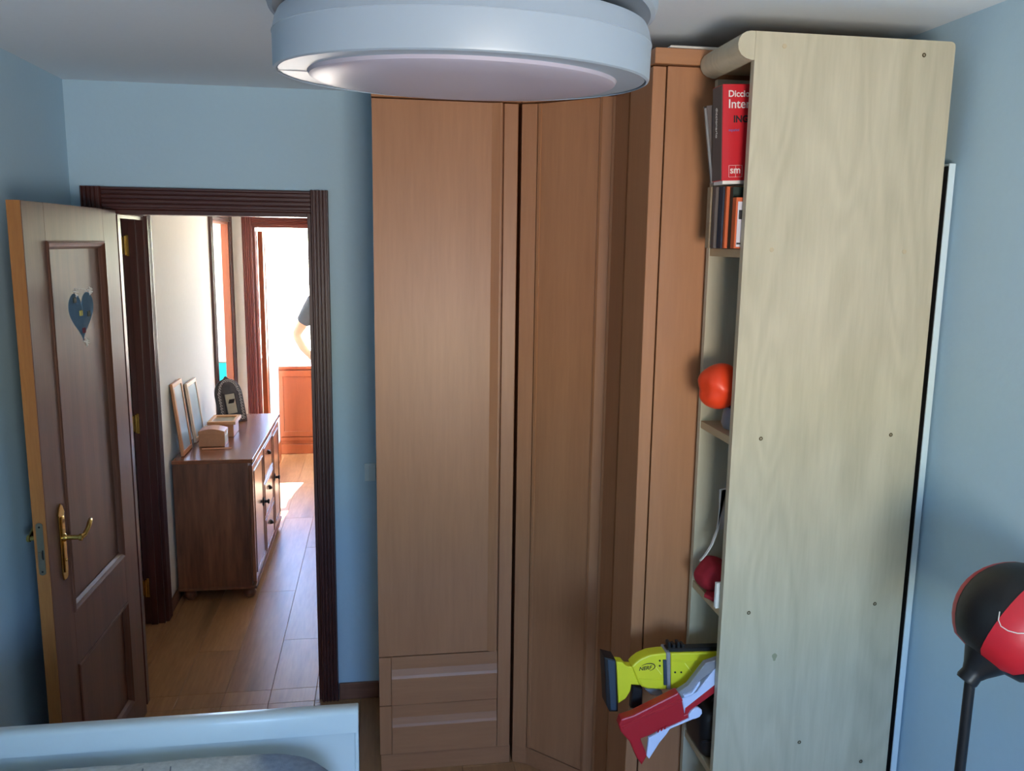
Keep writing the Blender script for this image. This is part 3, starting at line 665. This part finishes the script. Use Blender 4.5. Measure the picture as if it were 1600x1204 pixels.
# ------------------------------------------------------------------ heart on the door
hr = thing('hanging_heart', (0, 0, 0), 'blue felt heart with white bows hanging on the open bedroom door', 'ornament')
hc = at(128, 494, X=-.958); hr.location = hc; hr.rotation_euler = (0, 0, ang-R(3))
def heart_pt(t_): return (.0068*16*math.sin(t_)**3, .0052*(13*math.cos(t_)-5*math.cos(2*t_)-2*math.cos(3*t_)-math.cos(4*t_))+.01)
hp = [(a*.86, c*1.06) for a, c in (heart_pt(2*math.pi*k/60) for k in range(60))]
t = bmesh.new()
ctr = [t.verts.new((a*.0, .004, b_*0+.0)) for a, b_ in [(0, 0)]]
rings = []
for s_ in (.35, .7, 1.0):
    rings.append([t.verts.new((a*s_, .004*(1-s_*s_), b_*s_)) for a, b_ in hp])
n = 60
for i in range(n): t.faces.new((ctr[0], rings[0][i], rings[0][(i+1) % n]))
for A, B in zip(rings, rings[1:]):
    for i in range(n): t.faces.new((A[i], B[i], B[(i+1) % n], A[(i+1) % n]))
bmesh.ops.solidify(t, geom=t.faces[:], thickness=.004)
bmesh.ops.recalc_face_normals(t, faces=t.faces[:])
MB().add(t).build('felt_heart', HEARTM, hr, 60)
for (a, c, m_) in ((.056, .056, GREEND), (.018, .012, plain('yellow_felt', (200, 190, 110), .9)), (-.040, .006, GREEND), (.004, -.045, plain('plum_felt', (110, 50, 66), .9))):
    MB().box(a-.011, a+.011, .0042, .0075, c-.009, c+.009, .002).build('felt_patch', m_, hr)
for (a, c) in ((.052, .080), (-.052, .080), (0, -.084)):
    s_ = MB()
    for k in range(5):
        th = R(20+k*62); s_.tube([(a, .006, c), (a+.012*math.cos(th), .011, c+.009*math.sin(th)), (a+.021*math.cos(th), .007, c+.014*math.sin(th))], [.0022, .0035, .0012], 6)
    s_.build('bow', PAPER, hr)
MB().tube([(.058, .004, .078), (.03, .002, .086), (0, .0, .09), (-.03, .002, .086), (-.058, .004, .078)], .0008, 6).build('cord', PAPER, hr)

# ------------------------------------------------------------------ ceiling lamp
cl = thing('ceiling_lamp', (.112, 1.17, ZC-.0005), 'large round white ceiling lamp with a drooping drum, hanging over the room', 'lamp')
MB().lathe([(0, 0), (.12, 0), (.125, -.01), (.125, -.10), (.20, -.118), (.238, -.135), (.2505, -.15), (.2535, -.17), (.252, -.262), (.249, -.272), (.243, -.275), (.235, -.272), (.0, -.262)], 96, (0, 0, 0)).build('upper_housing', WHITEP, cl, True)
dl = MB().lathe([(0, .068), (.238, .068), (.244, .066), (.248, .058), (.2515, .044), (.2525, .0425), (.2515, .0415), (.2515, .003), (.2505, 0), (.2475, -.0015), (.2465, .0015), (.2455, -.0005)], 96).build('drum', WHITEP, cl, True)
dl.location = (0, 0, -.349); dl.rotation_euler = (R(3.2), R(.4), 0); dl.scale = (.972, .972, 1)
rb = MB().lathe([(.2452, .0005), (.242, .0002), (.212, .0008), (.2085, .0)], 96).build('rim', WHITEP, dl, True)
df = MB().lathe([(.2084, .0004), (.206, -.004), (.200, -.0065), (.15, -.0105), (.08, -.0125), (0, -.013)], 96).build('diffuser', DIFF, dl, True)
MB().box(-.246, -.209, -.0004, .0004, -.0005, .0006).build('seam', GREYP, dl)

# ------------------------------------------------------------------ bed
FYB = 1.965
bd = thing('bed', (-.6, 1.0, 0), 'white lacquered bed along the left wall, its footboard across the doorway side', 'bed')
BR = -.067
def footboard():
    mb = MB(); z = .800
    prof = [(FYB-.02, z-.012), (FYB-.016, z-.004), (FYB-.006, z), (FYB+.014, z), (FYB+.020, z-.006), (FYB+.020, .12), (FYB-.014, .12), (FYB-.014, z-.055), (FYB-.020, z-.060)]
    mb.prism([(XL+.012, a, c) for a, c in prof], (BR-XL-.012, 0, 0), .002)
    return mb
fz(bd, footboard(), 'footboard', WHITEL, 50)
fz(bd, MB().box(BR-.010, BR, FYB-.0165, FYB+.0225, .0005, .752, .003, 2), 'post', WHITEL)
fz(bd, MB().box(XL+.010, XL+.012+.034, FYB-.0175, FYB+.0225, .0005, .752, .003, 2), 'post', WHITEL)
fz(bd, MB().box(BR-.026, BR-.004, -.02, FYB-.019, .25, .44, .003), 'side_rail', WHITEL)
fz(bd, MB().box(XL+.016, XL+.038, -.02, FYB-.019, .25, .44, .003), 'side_rail', WHITEL)
fz(bd, MB().box(XL+.012, BR, -.06, -.022, .0005, 1.0, .004, 2), 'headboard', WHITEL)
fz(bd, MB().box(XL+.04, BR-.028, -.018, FYB-.022, .30, .33), 'slat_base', LIGHTW)
mt = thing('mattress', (-.6, 1.0, .33), 'mattress on the white bed, mostly under the grey blanket', 'mattress')
fz(mt, MB().box(XL+.045, BR-.04, -.015, FYB-.03, .331, .664, .05, 5), 'cover', PAPER, True)
# blanket: a grid that drapes over the mattress with rounded corner
def blanket_mat():
    m, n, l, b = base('grey_woven_blanket'); b.inputs['Roughness'].default_value = .95
    t = n.new('ShaderNodeTexCoord')
    a = n.new('ShaderNodeTexNoise'); a.inputs['Scale'].default_value = 70; a.inputs['Detail'].default_value = 5
    w = n.new('ShaderNodeTexNoise'); w.inputs['Scale'].default_value = 1.6; w.inputs['Detail'].default_value = 0; w.inputs['Distortion'].default_value = 1.2
    l.new(t.outputs['Object'], a.inputs['Vector']); l.new(t.outputs['Object'], w.inputs['Vector'])
    rp = n.new('ShaderNodeValToRGB'); rp.color_ramp.interpolation = 'EASE'
    rp.color_ramp.elements[0].position = .47; rp.color_ramp.elements[0].color = lin((222, 222, 216)); rp.color_ramp.elements[1].position = .53; rp.color_ramp.elements[1].color = lin((150, 164, 184))
    l.new(w.outputs['Fac'], rp.inputs[0])
    mm = n.new('ShaderNodeMix'); mm.data_type = 'RGBA'; mm.blend_type = 'MULTIPLY'; mm.inputs['Factor'].default_value = .5
    l.new(rp.outputs[0], mm.inputs['A']); l.new(a.outputs['Fac'], mm.inputs['B']); l.new(mm.outputs['Result'], b.inputs['Base Color'])
    bp = n.new('ShaderNodeBump'); bp.inputs['Strength'].default_value = .6; bp.inputs['Distance'].default_value = .004
    l.new(a.outputs['Fac'], bp.inputs['Height']); l.new(bp.outputs[0], b.inputs['Normal'])
    return m
t = bmesh.new(); NX, NY = 70, 90
bx0, bx1, by0, by1 = XL+.02, BR-.018, .0, FYB-.035
grid = []
def smin(d, rr_): return 0 if d > rr_ else rr_-math.sqrt(max(0, rr_*rr_-(rr_-max(d, 0))**2))
from mathutils import noise as mn
for i in range(NX+1):
    row = []
    for j_ in range(NY+1):
        x = bx0+(bx1-bx0)*i/NX; yy = by0+(by1-by0)*j_/NY
        # rounded plan corner at the foot, room side
        cx, cy, cr = bx1-.20, by1-.20, .20
        if x > cx and yy > cy:
            dx, dy = x-cx, yy-cy; dd = math.hypot(dx, dy); s_ = max(dx, dy)/dd if dd else 1
            x, yy = cx+dx*s_, cy+dy*s_; edge = cr-max(dx, dy)
        else: edge = min(bx1-x, by1-yy)
        edge = min(edge, x-bx0+.03)
        z = .746-smin(edge, .075)+.004*mn.noise(Vector((x*5, yy*5, 0)))+.0016*mn.noise(Vector((x*30, yy*30, 3)))
        row.append(t.verts.new((x, yy, z)))
    grid.append(row)
for i in range(NX):
    for j_ in range(NY): t.faces.new((grid[i][j_], grid[i+1][j_], grid[i+1][j_+1], grid[i][j_+1]))
bmesh.ops.recalc_face_normals(t, faces=t.faces[:])
BLM = blanket_mat()
bl = MB().add(t).build('blanket', BLM, None, 60)
tag(bl, 'grey woven blanket spread over the mattress of the white bed', 'blanket')
THR = plain('white_stitch', (200, 200, 200), .8)
st_ = MB()
for xx in (-.545, -.485):
    for k in range(16): y0_ = 1.15+k*.045; st_.cyl((xx+.004*math.sin(k), y0_, .7495), (xx+.004*math.sin(k+1), y0_+.022, .7495), .0016, 6)
s_ = tag(st_.build('stitching', plain('grey_stitch', (120, 124, 130), .8), bl), kind='stuff')

# ------------------------------------------------------------------ punching ball on a stand
pb = thing('punching_ball', (1.185, 1.45, 0), 'red and black punching ball on a thin black pole by the right wall', 'punching ball')
fz(pb, MB().lathe([(0, .0), (.20, .0), (.215, .015), (.20, .06), (.12, .085), (.05, .095), (0, .10)], 48, (1.185, 1.45, .0008)), 'base', BLACKP, True)
fz(pb, MB().cyl((1.190, 1.45, .08), (1.1925, 1.45, 1.070), .0105, 18), 'pole', BLACKP, True)
neck = at(1523, 1047, Y=1.45); ctr_ = at(1589, 970, Y=1.45); ax = (ctr_-neck).normalized()
rot = Vector((0, 0, 1)).rotation_difference(ax).to_matrix()
col_ = MB(); col_.lathe([(0, -.030), (.019, -.030), (.0215, -.024), (.0205, -.010), (.026, .002), (.036, .018), (.047, .036), (.03, .05), (0, .05)], 28, tuple(neck), rot); fz(pb, col_, 'collar', BLACKP, True)
RB = .1185; Lc = (ctr_-neck).length
prof = [(.030, .028)]
for k in range(1, 17):
    a = R(-62+152*k/16); rr_ = RB*math.cos(a); zz_ = Lc+RB*math.sin(a)*1.02
    prof.append((max(rr_, 0.0), zz_))
prof[-1] = (0, prof[-1][1])
GB = [-202, -149, -86, -24, 38, 98, 158]
for k in range(6):
    a0 = R(GB[k]+.8); a1 = R(GB[k+1]-.8)
    gmb = MB(); gmb.lathe([(r_*(1.0), z_) for r_, z_ in prof], 10, tuple(neck), rot, a0, a1)
    o = fz(pb, gmb, 'gore', REDL if k % 2 else BLKL, 60); tag(o, 'red gore' if k % 2 else 'black gore')
inn = MB(); inn.lathe([(r_*.985, z_+.0005) for r_, z_ in prof], 48, tuple(neck), rot); fz(pb, inn, 'bladder', BLKL, True)
# white printed curve on the red gore seen from the room
def ball_pt(az, la, off=.0006): return neck+rot@Vector(((RB+off)*math.cos(la)*math.cos(az), (RB+off)*math.cos(la)*math.sin(az), Lc+(RB*1.02+off)*math.sin(la)))
pts = []
for (px, py) in [(1562, 955), (1560, 968), (1564, 978), (1575, 985), (1590, 989), (1604, 989), (1620, 985)]:
    d = (FWD+RT*((px-800)/F)+UP*((602-py)/F)).normalized(); o_ = Vector((0, 0, CH))-ctr_
    b_ = o_.dot(d); c_ = o_.length_squared-(RB*1.008)**2; q = b_*b_-c_
    if q > 0: pts.append(tuple(Vector((0, 0, CH))+d*(-b_-math.sqrt(q))))
if len(pts) > 2: fz(pb, MB().tube(pts, .0011, 6), 'printed_curve', PAPER)

# ------------------------------------------------------------------ dresser in the hall
dX0, dX1, dY0, dY1, dT = HX+.015, -.690, 4.514, 5.72, .788
ds = thing('sideboard', ((dX0+dX1)/2, 5.1, 0), 'stained pine sideboard with bun feet along the hall wall', 'sideboard')
fz(ds, MB().box(dX0-.002, dX1+.008, dY0-.010, dY1+.01, dT-.022, dT, .004, 2), 'top', DRESST)
fz(ds, MB().box(dX0, dX1-.020, dY0, dY1, .075, dT-.0225, .001), 'carcass', DRESS)
fz(ds, MB().box(dX0+.0, dX1+.004, dY0-.004, dY1+.004, .060, .0745, .003), 'base_moulding', DRESS)
FRN = wood('dresser_front', (128, 78, 56), (156, 104, 78), .2, 'Z', 9, 8, bump=.02, coat=.9)
for (yy) in (dY0+.04, dY1-.06): 
    for xx in (dX0+.05, dX1-.04):
        f_ = MB(); f_.lathe([(0, 0), (.018, .0), (.030, .012), (.034, .026), (.028, .042), (.018, .050), (.018, .0595), (0, .0595)], 24, (xx, yy, .0006)); fz(ds, f_, 'bun_foot', DRESS, True)
def pull(y_, z_, parent, kind):
    s_ = MB()
    if kind == 'cup':
        s_.lathe([(0, .020), (.012, .017), (.020, .010), (.024, 0), (.022, 0), (.018, .008), (.010, .015), (0, .018)], 20, (dX1+.0012, y_, z_), Matrix.Rotation(R(90), 3, 'Y'), R(90), R(270))
    else:
        s_.lathe([(0, 0), (.026, 0), (.027, .003), (.020, .006), (.009, .007), (.008, .020), (.015, .026), (.013, .033), (0, .035)], 20, (dX1+.0012, y_, z_), Matrix.Rotation(R(90), 3, 'Y'))
    s_.build('pull', plain('dark_iron', (40, 34, 32), .4, .6), parent, True, off=tuple(ds.location))
def front(name, y0, y1, z0, z1):
    s_ = MB(); s_.box(dX1-.0195, dX1, y0, y1, z0, z1, .002)
    o = fz(ds, s_, name, FRN)
    w_ = .045 if name == 'door' else .018
    s2 = MB(); s2.box(dX1+.0, dX1+.001, y0+w_, y1-w_, z0+w_, z1-w_)
    fr_ = MB()
    for (a, b2_, c, d) in ((y0+w_-.006, y1-w_+.006, z0+w_-.006, z0+w_), (y0+w_-.006, y1-w_+.006, z1-w_, z1-w_+.006), (y0+w_-.006, y0+w_, z0+w_, z1-w_), (y1-w_, y1-w_+.006, z0+w_, z1-w_)):
        fr_.box(dX1+.0, dX1+.004, a, b2_, c, d, .001)
    fr_.build('bead', FRN, o, off=tuple(ds.location)); return o
o = front('door', 4.535, 4.945, .09, .745); pull(4.90, .432, o, 'round')
for z0 in (.09, .31, .53):
    o = front('drawer', 4.955, 5.355, z0, z0+.213); pull(5.155, z0+.125, o, 'cup')
o = front('door', 5.365, 5.70, .09, .745); pull(5.42, .432, o, 'round')
# things on the sideboard
def leaning_frame(loc, w, h, tilt, rz, m, pic, label, mat=True):
    f = thing('picture_frame', loc, label, 'picture frame'); f.rotation_euler = (0, 0, rz)
    piv = Matrix.Rotation(-tilt, 4, 'X')
    s_ = MB(); b_ = .022
    for bb in ((-w/2, w/2, 0, b_), (-w/2, w/2, h-b_, h), (-w/2, -w/2+b_, b_, h-b_), (w/2-b_, w/2, b_, h-b_)):
        s_.box(bb[0], bb[1], 0, .014, bb[2], bb[3], .001)
    o = s_.build('frame', m, f); o.rotation_euler = (-tilt, 0, 0)
    o = MB().box(-w/2+b_, w/2-b_, .005, .008, b_, h-b_).build('picture', pic, f); o.rotation_euler = (-tilt, 0, 0)
    o = MB().box(-w/2+.001, w/2-.001, .0145, .017, .001, h-.001).build('backing_or_shade', DRESS, f); o.rotation_euler = (-tilt, 0, 0)
    return f
FRW = plain('white_blond_frame', (226, 200, 176), .4)
# local -y is the picture side -> should look towards +X : rotate by +90
leaning_frame((-1.046, 4.69, dT+.0045), .21, .39, R(6.0), R(90), LIGHTW, PHOTO, 'taller wooden picture frame leaning on the hall wall, at the near end of the sideboard')
leaning_frame((-1.046, 5.02, dT+.0045), .24, .34, R(6.5), R(90), FRW, PHOTO, 'whitish picture frame leaning on the hall wall behind the taller one')
# keepsake box with curved lid
kb = thing('wooden_box', (-.945, 4.86, dT+.0008), 'small wooden box with a curved lid, nearest box on the sideboard', 'box')
pts = [(-.070, -.02), (-.070, .085)]+[(-.070+.14*k/8, .085+.014*math.sin(math.pi*k/8)) for k in range(1, 8)]+[(.070, .085), (.070, -.02)]
MB().prism([(a, -.055, max(c, 0)) for a, c in pts], (0, .11, 0), .001).build('body', LIGHTW, kb)
MB().prism([(a*1.01, -.057, c) for a, c in [(-.070, .068), (-.070, .086)]+[(-.070+.14*k/8, .086+.0145*math.sin(math.pi*k/8)) for k in range(1, 8)]+[(.070, .086), (.070, .068)]], (0, .114, 0), .001).build('lid', LIGHTW, kb)
MB().box(.0706, .0725, -.012, .012, .055, .078, .001).build('clasp', BRASS, kb)
MB().box(.0701, .0715, -.045, .045, .012, .060, .0005).build('label_plate', PAPER, kb)
b2_ = thing('wooden_box', (-.93, 5.13, dT+.0008), 'wooden box with a framed lid, just behind the curved-lid box', 'box')
MB().box(-.065, .065, -.09, .09, 0, .075, .002).build('body', LIGHTW, b2_)
s_ = MB()
for bb in ((-.08, .08, -.105, -.080), (-.08, .08, .080, .105), (-.08, -.058, -.080, .080), (.058, .08, -.080, .080)): s_.box(bb[0], bb[1], bb[2], bb[3], .0755, .095, .002)
s_.build('lid', plain('blond_lid', (222, 170, 122), .4), b2_)
MB().box(-.058, .058, -.080, .080, .078, .084).build('lid_picture', PHOTO2, b2_)
tag(MB().cyl((-.985, 4.735, dT+.005), (-.83, 4.745, dT+.005), .0036, 8).build('pencil', plain('pencil_wood', (224, 160, 120), .5)), 'thin light pencil lying in front of the curved-lid box', 'pencil')
# pewter arch frame
pf = thing('photo_frame', (-.925, 5.44, dT+.002), 'ornate dark pewter arch-shaped photo frame leaning back on the sideboard', 'photo frame'); pf.rotation_euler = (R(0), 0, R(46))
TL = R(14)
def arch(w, h, n_=10):
    q = [(-w/2, 0), (w/2, 0), (w/2, h*.58)]
    for k in range(1, n_): a = k/n_*math.pi/2; q.append((w/2*math.cos(a)**.8 if math.cos(a) > 0 else 0, h*.58+h*.36*math.sin(a)))
    q.append((0, h))
    for k in range(n_-1, 0, -1): a = k/n_*math.pi/2; q.append((-w/2*math.cos(a)**.8, h*.58+h*.36*math.sin(a)))
    q.append((-w/2, h*.58)); return q
o = MB().prism([(a, 0, c) for a, c in arch(.20, .30)], (0, .014, 0), .003, 2).build('frame', PEWTER, pf, 50); o.rotation_euler = (-TL, 0, 0)
o = MB().box(-.036, .036, -.0025, -.0003, .06, .19, .001).build('picture', PHOTO2, pf); o.rotation_euler = (-TL, 0, 0)
s_ = MB()
for bb in ((-.044, .044, .052, .060), (-.044, .044, .185, .193), (-.044, -.036, .06, .185), (.036, .044, .06, .185)): s_.box(bb[0], bb[1], -.006, -.0003, bb[2], bb[3], .0015)
o = s_.build('inner_rim', PEWTER, pf); o.rotation_euler = (-TL, 0, 0)
s_ = MB()
for k in range(34):
    side = k % 2*2-1; kk = k//2
    if kk < 10: cx_, cz = side*.076, .02+kk*.019
    else: th = (kk-9.5)/7*math.pi/2; cx_, cz = side*(.068*math.cos(th)), .195+.075*math.sin(th)
    r0 = .0095
    s_.tube([(cx_+r0*math.cos(a)*(1-a/9), -.0015, cz+r0*math.sin(a)*(1-a/9)) for a in [b__*.8 for b__ in range(8)]], .0020, 5)
for k in range(7): s_.tube([(-.062+k*.0205+.007*math.cos(a), -.0015, .026+.012*math.sin(a)) for a in [b__*.8 for b__ in range(8)]], .0022, 5)
o = tag(s_.build('scrollwork', plain('bright_pewter', (176, 172, 170), .35, .6), pf), kind=None); o.rotation_euler = (-TL, 0, 0)
o = MB().prism([(-.02, .016, .15), (.02, .016, .15), (.02, .075, .001), (-.02, .075, .001)], (0, .003, .0)).build('back_strut', BLACKP, pf)

# ------------------------------------------------------------------ bathroom towel, far room cabinet, person
tw = thing('towel', (-1.205, 6.645, .90), 'teal towel hanging beyond the second hall doorway', 'towel')
MB().box(-.045, .040, -.016, -.002, -.06, .105, .005, 2).build('cloth', TEAL, tw, True)
MB().cyl((-.055, -.009, .11), (.043, -.009, .11), .005, 10).build('rail', STEEL, tw)

cb = thing('low_cabinet', (-.35, 7.87, 0), 'orange varnished wooden low cabinet under the bright window of the far room', 'cabinet')
fz(cb, MB().box(-.935, .30, 7.76, 7.985, .09, .785, .002), 'carcass', ORNG)
fz(cb, MB().box(-.95, .315, 7.735, 7.99, .786, .815, .004), 'top', ORNG)
fz(cb, MB().box(-.945, .31, 7.745, 7.985, .0008, .0895, .004), 'plinth', ORNG)
for (a, b_) in ((-.925, -.51), (-.50, -.09), (-.08, .29)):
    o = fz(cb, MB().box(a, b_, 7.742, 7.7595, .165, .775, .002), 'door', ORNG)
    s_ = MB()
    for bb in ((a, b_, .72, .775), (a, b_, .165, .215), (a, a+.045, .215, .72), (b_-.045, b_, .215, .72)): s_.box(bb[0]+.001, bb[1]-.001, 7.734, 7.7418, bb[2], bb[3], .002)
    s_.build('door_frame', ORNG, o, off=tuple(cb.location))
fz(cb, MB().box(-.94, .305, 7.738, 7.7595, .125, .160, .004), 'lower_moulding', ORNG)

# person standing in the far room, hand on hip, elbow showing past the door frame
def skin_mesh(name, verts, edges, radii, m, parent, root=0, sub=2):
    me = bpy.data.meshes.new(name); me.from_pydata([tuple(v) for v in verts], edges, [])
    o = bpy.data.objects.new(name, me); COL.objects.link(o)
    o.modifiers.new('skin', 'SKIN'); sl = me.skin_vertices[0].data
    for i, r_ in enumerate(radii):
        sl[i].radius = (r_, r_) if not isinstance(r_, tuple) else r_; sl[i].use_root = (i == root)
    o.modifiers.new('sub', 'SUBSURF').levels = sub; o.modifiers['sub'].render_levels = sub
    dg = bpy.context.evaluated_depsgraph_get(); m2 = bpy.data.meshes.new_from_object(o.evaluated_get(dg)); bpy.data.objects.remove(o)
    m2.name = name; m2.materials.clear(); m2.materials.append(m); m2.polygons.foreach_set('use_smooth', [True]*len(m2.polygons))
    q = bpy.data.objects.new(name, m2); COL.objects.link(q); q.parent = parent; return q
pe = thing('person', (-.40, 7.30, 0), 'person in dark grey short-sleeved shirt standing in the far room, hand on hip', 'person')
V = [(0, 0, .93), (0, .01, 1.12), (0, .01, 1.30), (0, 0, 1.44), (0, -.005, 1.53), (0, -.015, 1.60), (0, -.02, 1.68),      # 0-6 spine, neck, head
     (-.155, .0, 1.415), (-.235, .01, 1.275), (-.315, .02, 1.145), (-.245, -.045, 1.03), (-.165, -.085, .955), (-.125, -.10, .93),   # 7-12 left in view arm
     (.155, 0, 1.415), (.215, .02, 1.27), (.235, .02, 1.13), (.24, -.02, .99), (.245, -.04, .89), (.245, -.05, .83),   # 13-18
     (-.09, 0, .88), (-.10, .0, .68), (-.105, -.01, .48), (-.11, .01, .26), (-.115, .03, .085), (-.12, -.08, .035),
     (.09, 0, .88), (.10, .0, .68), (.105, -.01, .48), (.11, .01, .26), (.115, .03, .085), (.12, -.08, .035)]
E_ = [(0, 1), (1, 2), (2, 3), (3, 4), (4, 5), (5, 6), (3, 7), (7, 8), (8, 9), (9, 10), (10, 11), (11, 12), (3, 13), (13, 14), (14, 15), (15, 16), (16, 17), (17, 18),
      (0, 19), (19, 20), (20, 21), (21, 22), (22, 23), (23, 24), (0, 25), (25, 26), (26, 27), (27, 28), (28, 29), (29, 30)]
Rd = [.125, .12, .135, .10, .055, .092, .088, .06, .050, .043, .038, .028, .026, .06, .050, .043, .038, .028, .026,
      .10, .082, .06, .052, .038, .032, .10, .082, .06, .052, .038, .032]
body_ = skin_mesh('body', V, E_, Rd, SKIN, pe, 0)
def hand(cx_, cy_, cz_, dx_, dz_):
    vs = [(cx_, cy_, cz_)]; es = []; rs = [.024]
    for k in range(5):
        L_ = (.045, .06, .066, .06, .05)[k]; o2 = (-.02 if k == 0 else -.018+.012*k); b0 = len(vs)
        vs += [(cx_+dx_*.03, cy_+o2, cz_+dz_*.03), (cx_+dx_*(.03+L_*.5), cy_+o2*1.2, cz_+dz_*(.03+L_*.5)), (cx_+dx_*(.03+L_), cy_+o2*1.1+.01, cz_+dz_*(.03+L_)-.006)]
        es += [(0, b0), (b0, b0+1), (b0+1, b0+2)]; rs += [.010, .0085, .007]
    return vs, es, rs
v_, e__, r_ = hand(-.125, -.10, .93, .8, -.5); skin_mesh('hand', v_, e__, r_, SKIN, pe, 0, 1)
v_, e__, r_ = hand(.245, -.05, .83, 0, -1); skin_mesh('hand', v_, e__, r_, SKIN, pe, 0, 1)
skin_mesh('shirt', [(0, 0, .93), (0, .01, 1.12), (0, .01, 1.30), (0, 0, 1.44), (-.155, 0, 1.415), (-.235, .01, 1.275), (-.262, .014, 1.235), (.155, 0, 1.415), (.215, .02, 1.27), (.222, .02, 1.22), (0, 0, .86)],
          [(10, 0), (0, 1), (1, 2), (2, 3), (3, 4), (4, 5), (5, 6), (3, 7), (7, 8), (8, 9)], [.15, .142, .155, .118, .088, .070, .070, .088, .070, .070, .155], TSH, pe, 1)
skin_mesh('trousers', [(0, 0, .90), (-.09, 0, .86), (-.10, 0, .68), (-.105, -.01, .48), (-.11, .01, .26), (-.115, .03, .09), (.09, 0, .86), (.10, 0, .68), (.105, -.01, .48), (.11, .01, .26), (.115, .03, .09)],
          [(0, 1), (1, 2), (2, 3), (3, 4), (4, 5), (0, 6), (6, 7), (7, 8), (8, 9), (9, 10)], [.13, .115, .098, .078, .07, .062, .115, .098, .078, .07, .062], TROU, pe, 0)
t = bmesh.new(); bmesh.ops.create_icosphere(t, subdivisions=3, radius=1)
for v in t.verts: v.co = Vector((v.co.x*.100, v.co.y*.112+.012, v.co.z*.10+1.71)) if v.co.z > -.2 or v.co.y > .2 else Vector((v.co.x*.07, v.co.y*.07+.01, 1.69+v.co.z*.05))
MB().add(t).build('hair', HAIR, pe, True)
fc = MB(); fc.lathe([(0, .0), (.007, .003), (.010, .014), (.0, .035)], 10, (0, -.112, 1.615)); fc.build('nose', SKIN, pe, True)
for s_ in (-1, 1):
    e2 = MB(); e2.lathe([(0, -.006), (.008, -.003), (.008, .003), (0, .006)], 10, (s_*.030, -.098, 1.655)); e2.build('eye', INK, pe, True)
    e2 = MB(); e2.box(s_*.085-.007, s_*.085+.007, -.025, .012, 1.615, 1.675, .006, 2); e2.build('ear', SKIN, pe, True)
    MB().box(s_*.117-.045, s_*.117+.045, -.16, .09, .0008, .075, .03, 3).build('shoe', BLACKP, pe, True)
MB().box(-.024, .024, -.104, -.096, 1.580, 1.588, .003).build('mouth', plain('lips', (160, 90, 80), .5), pe)
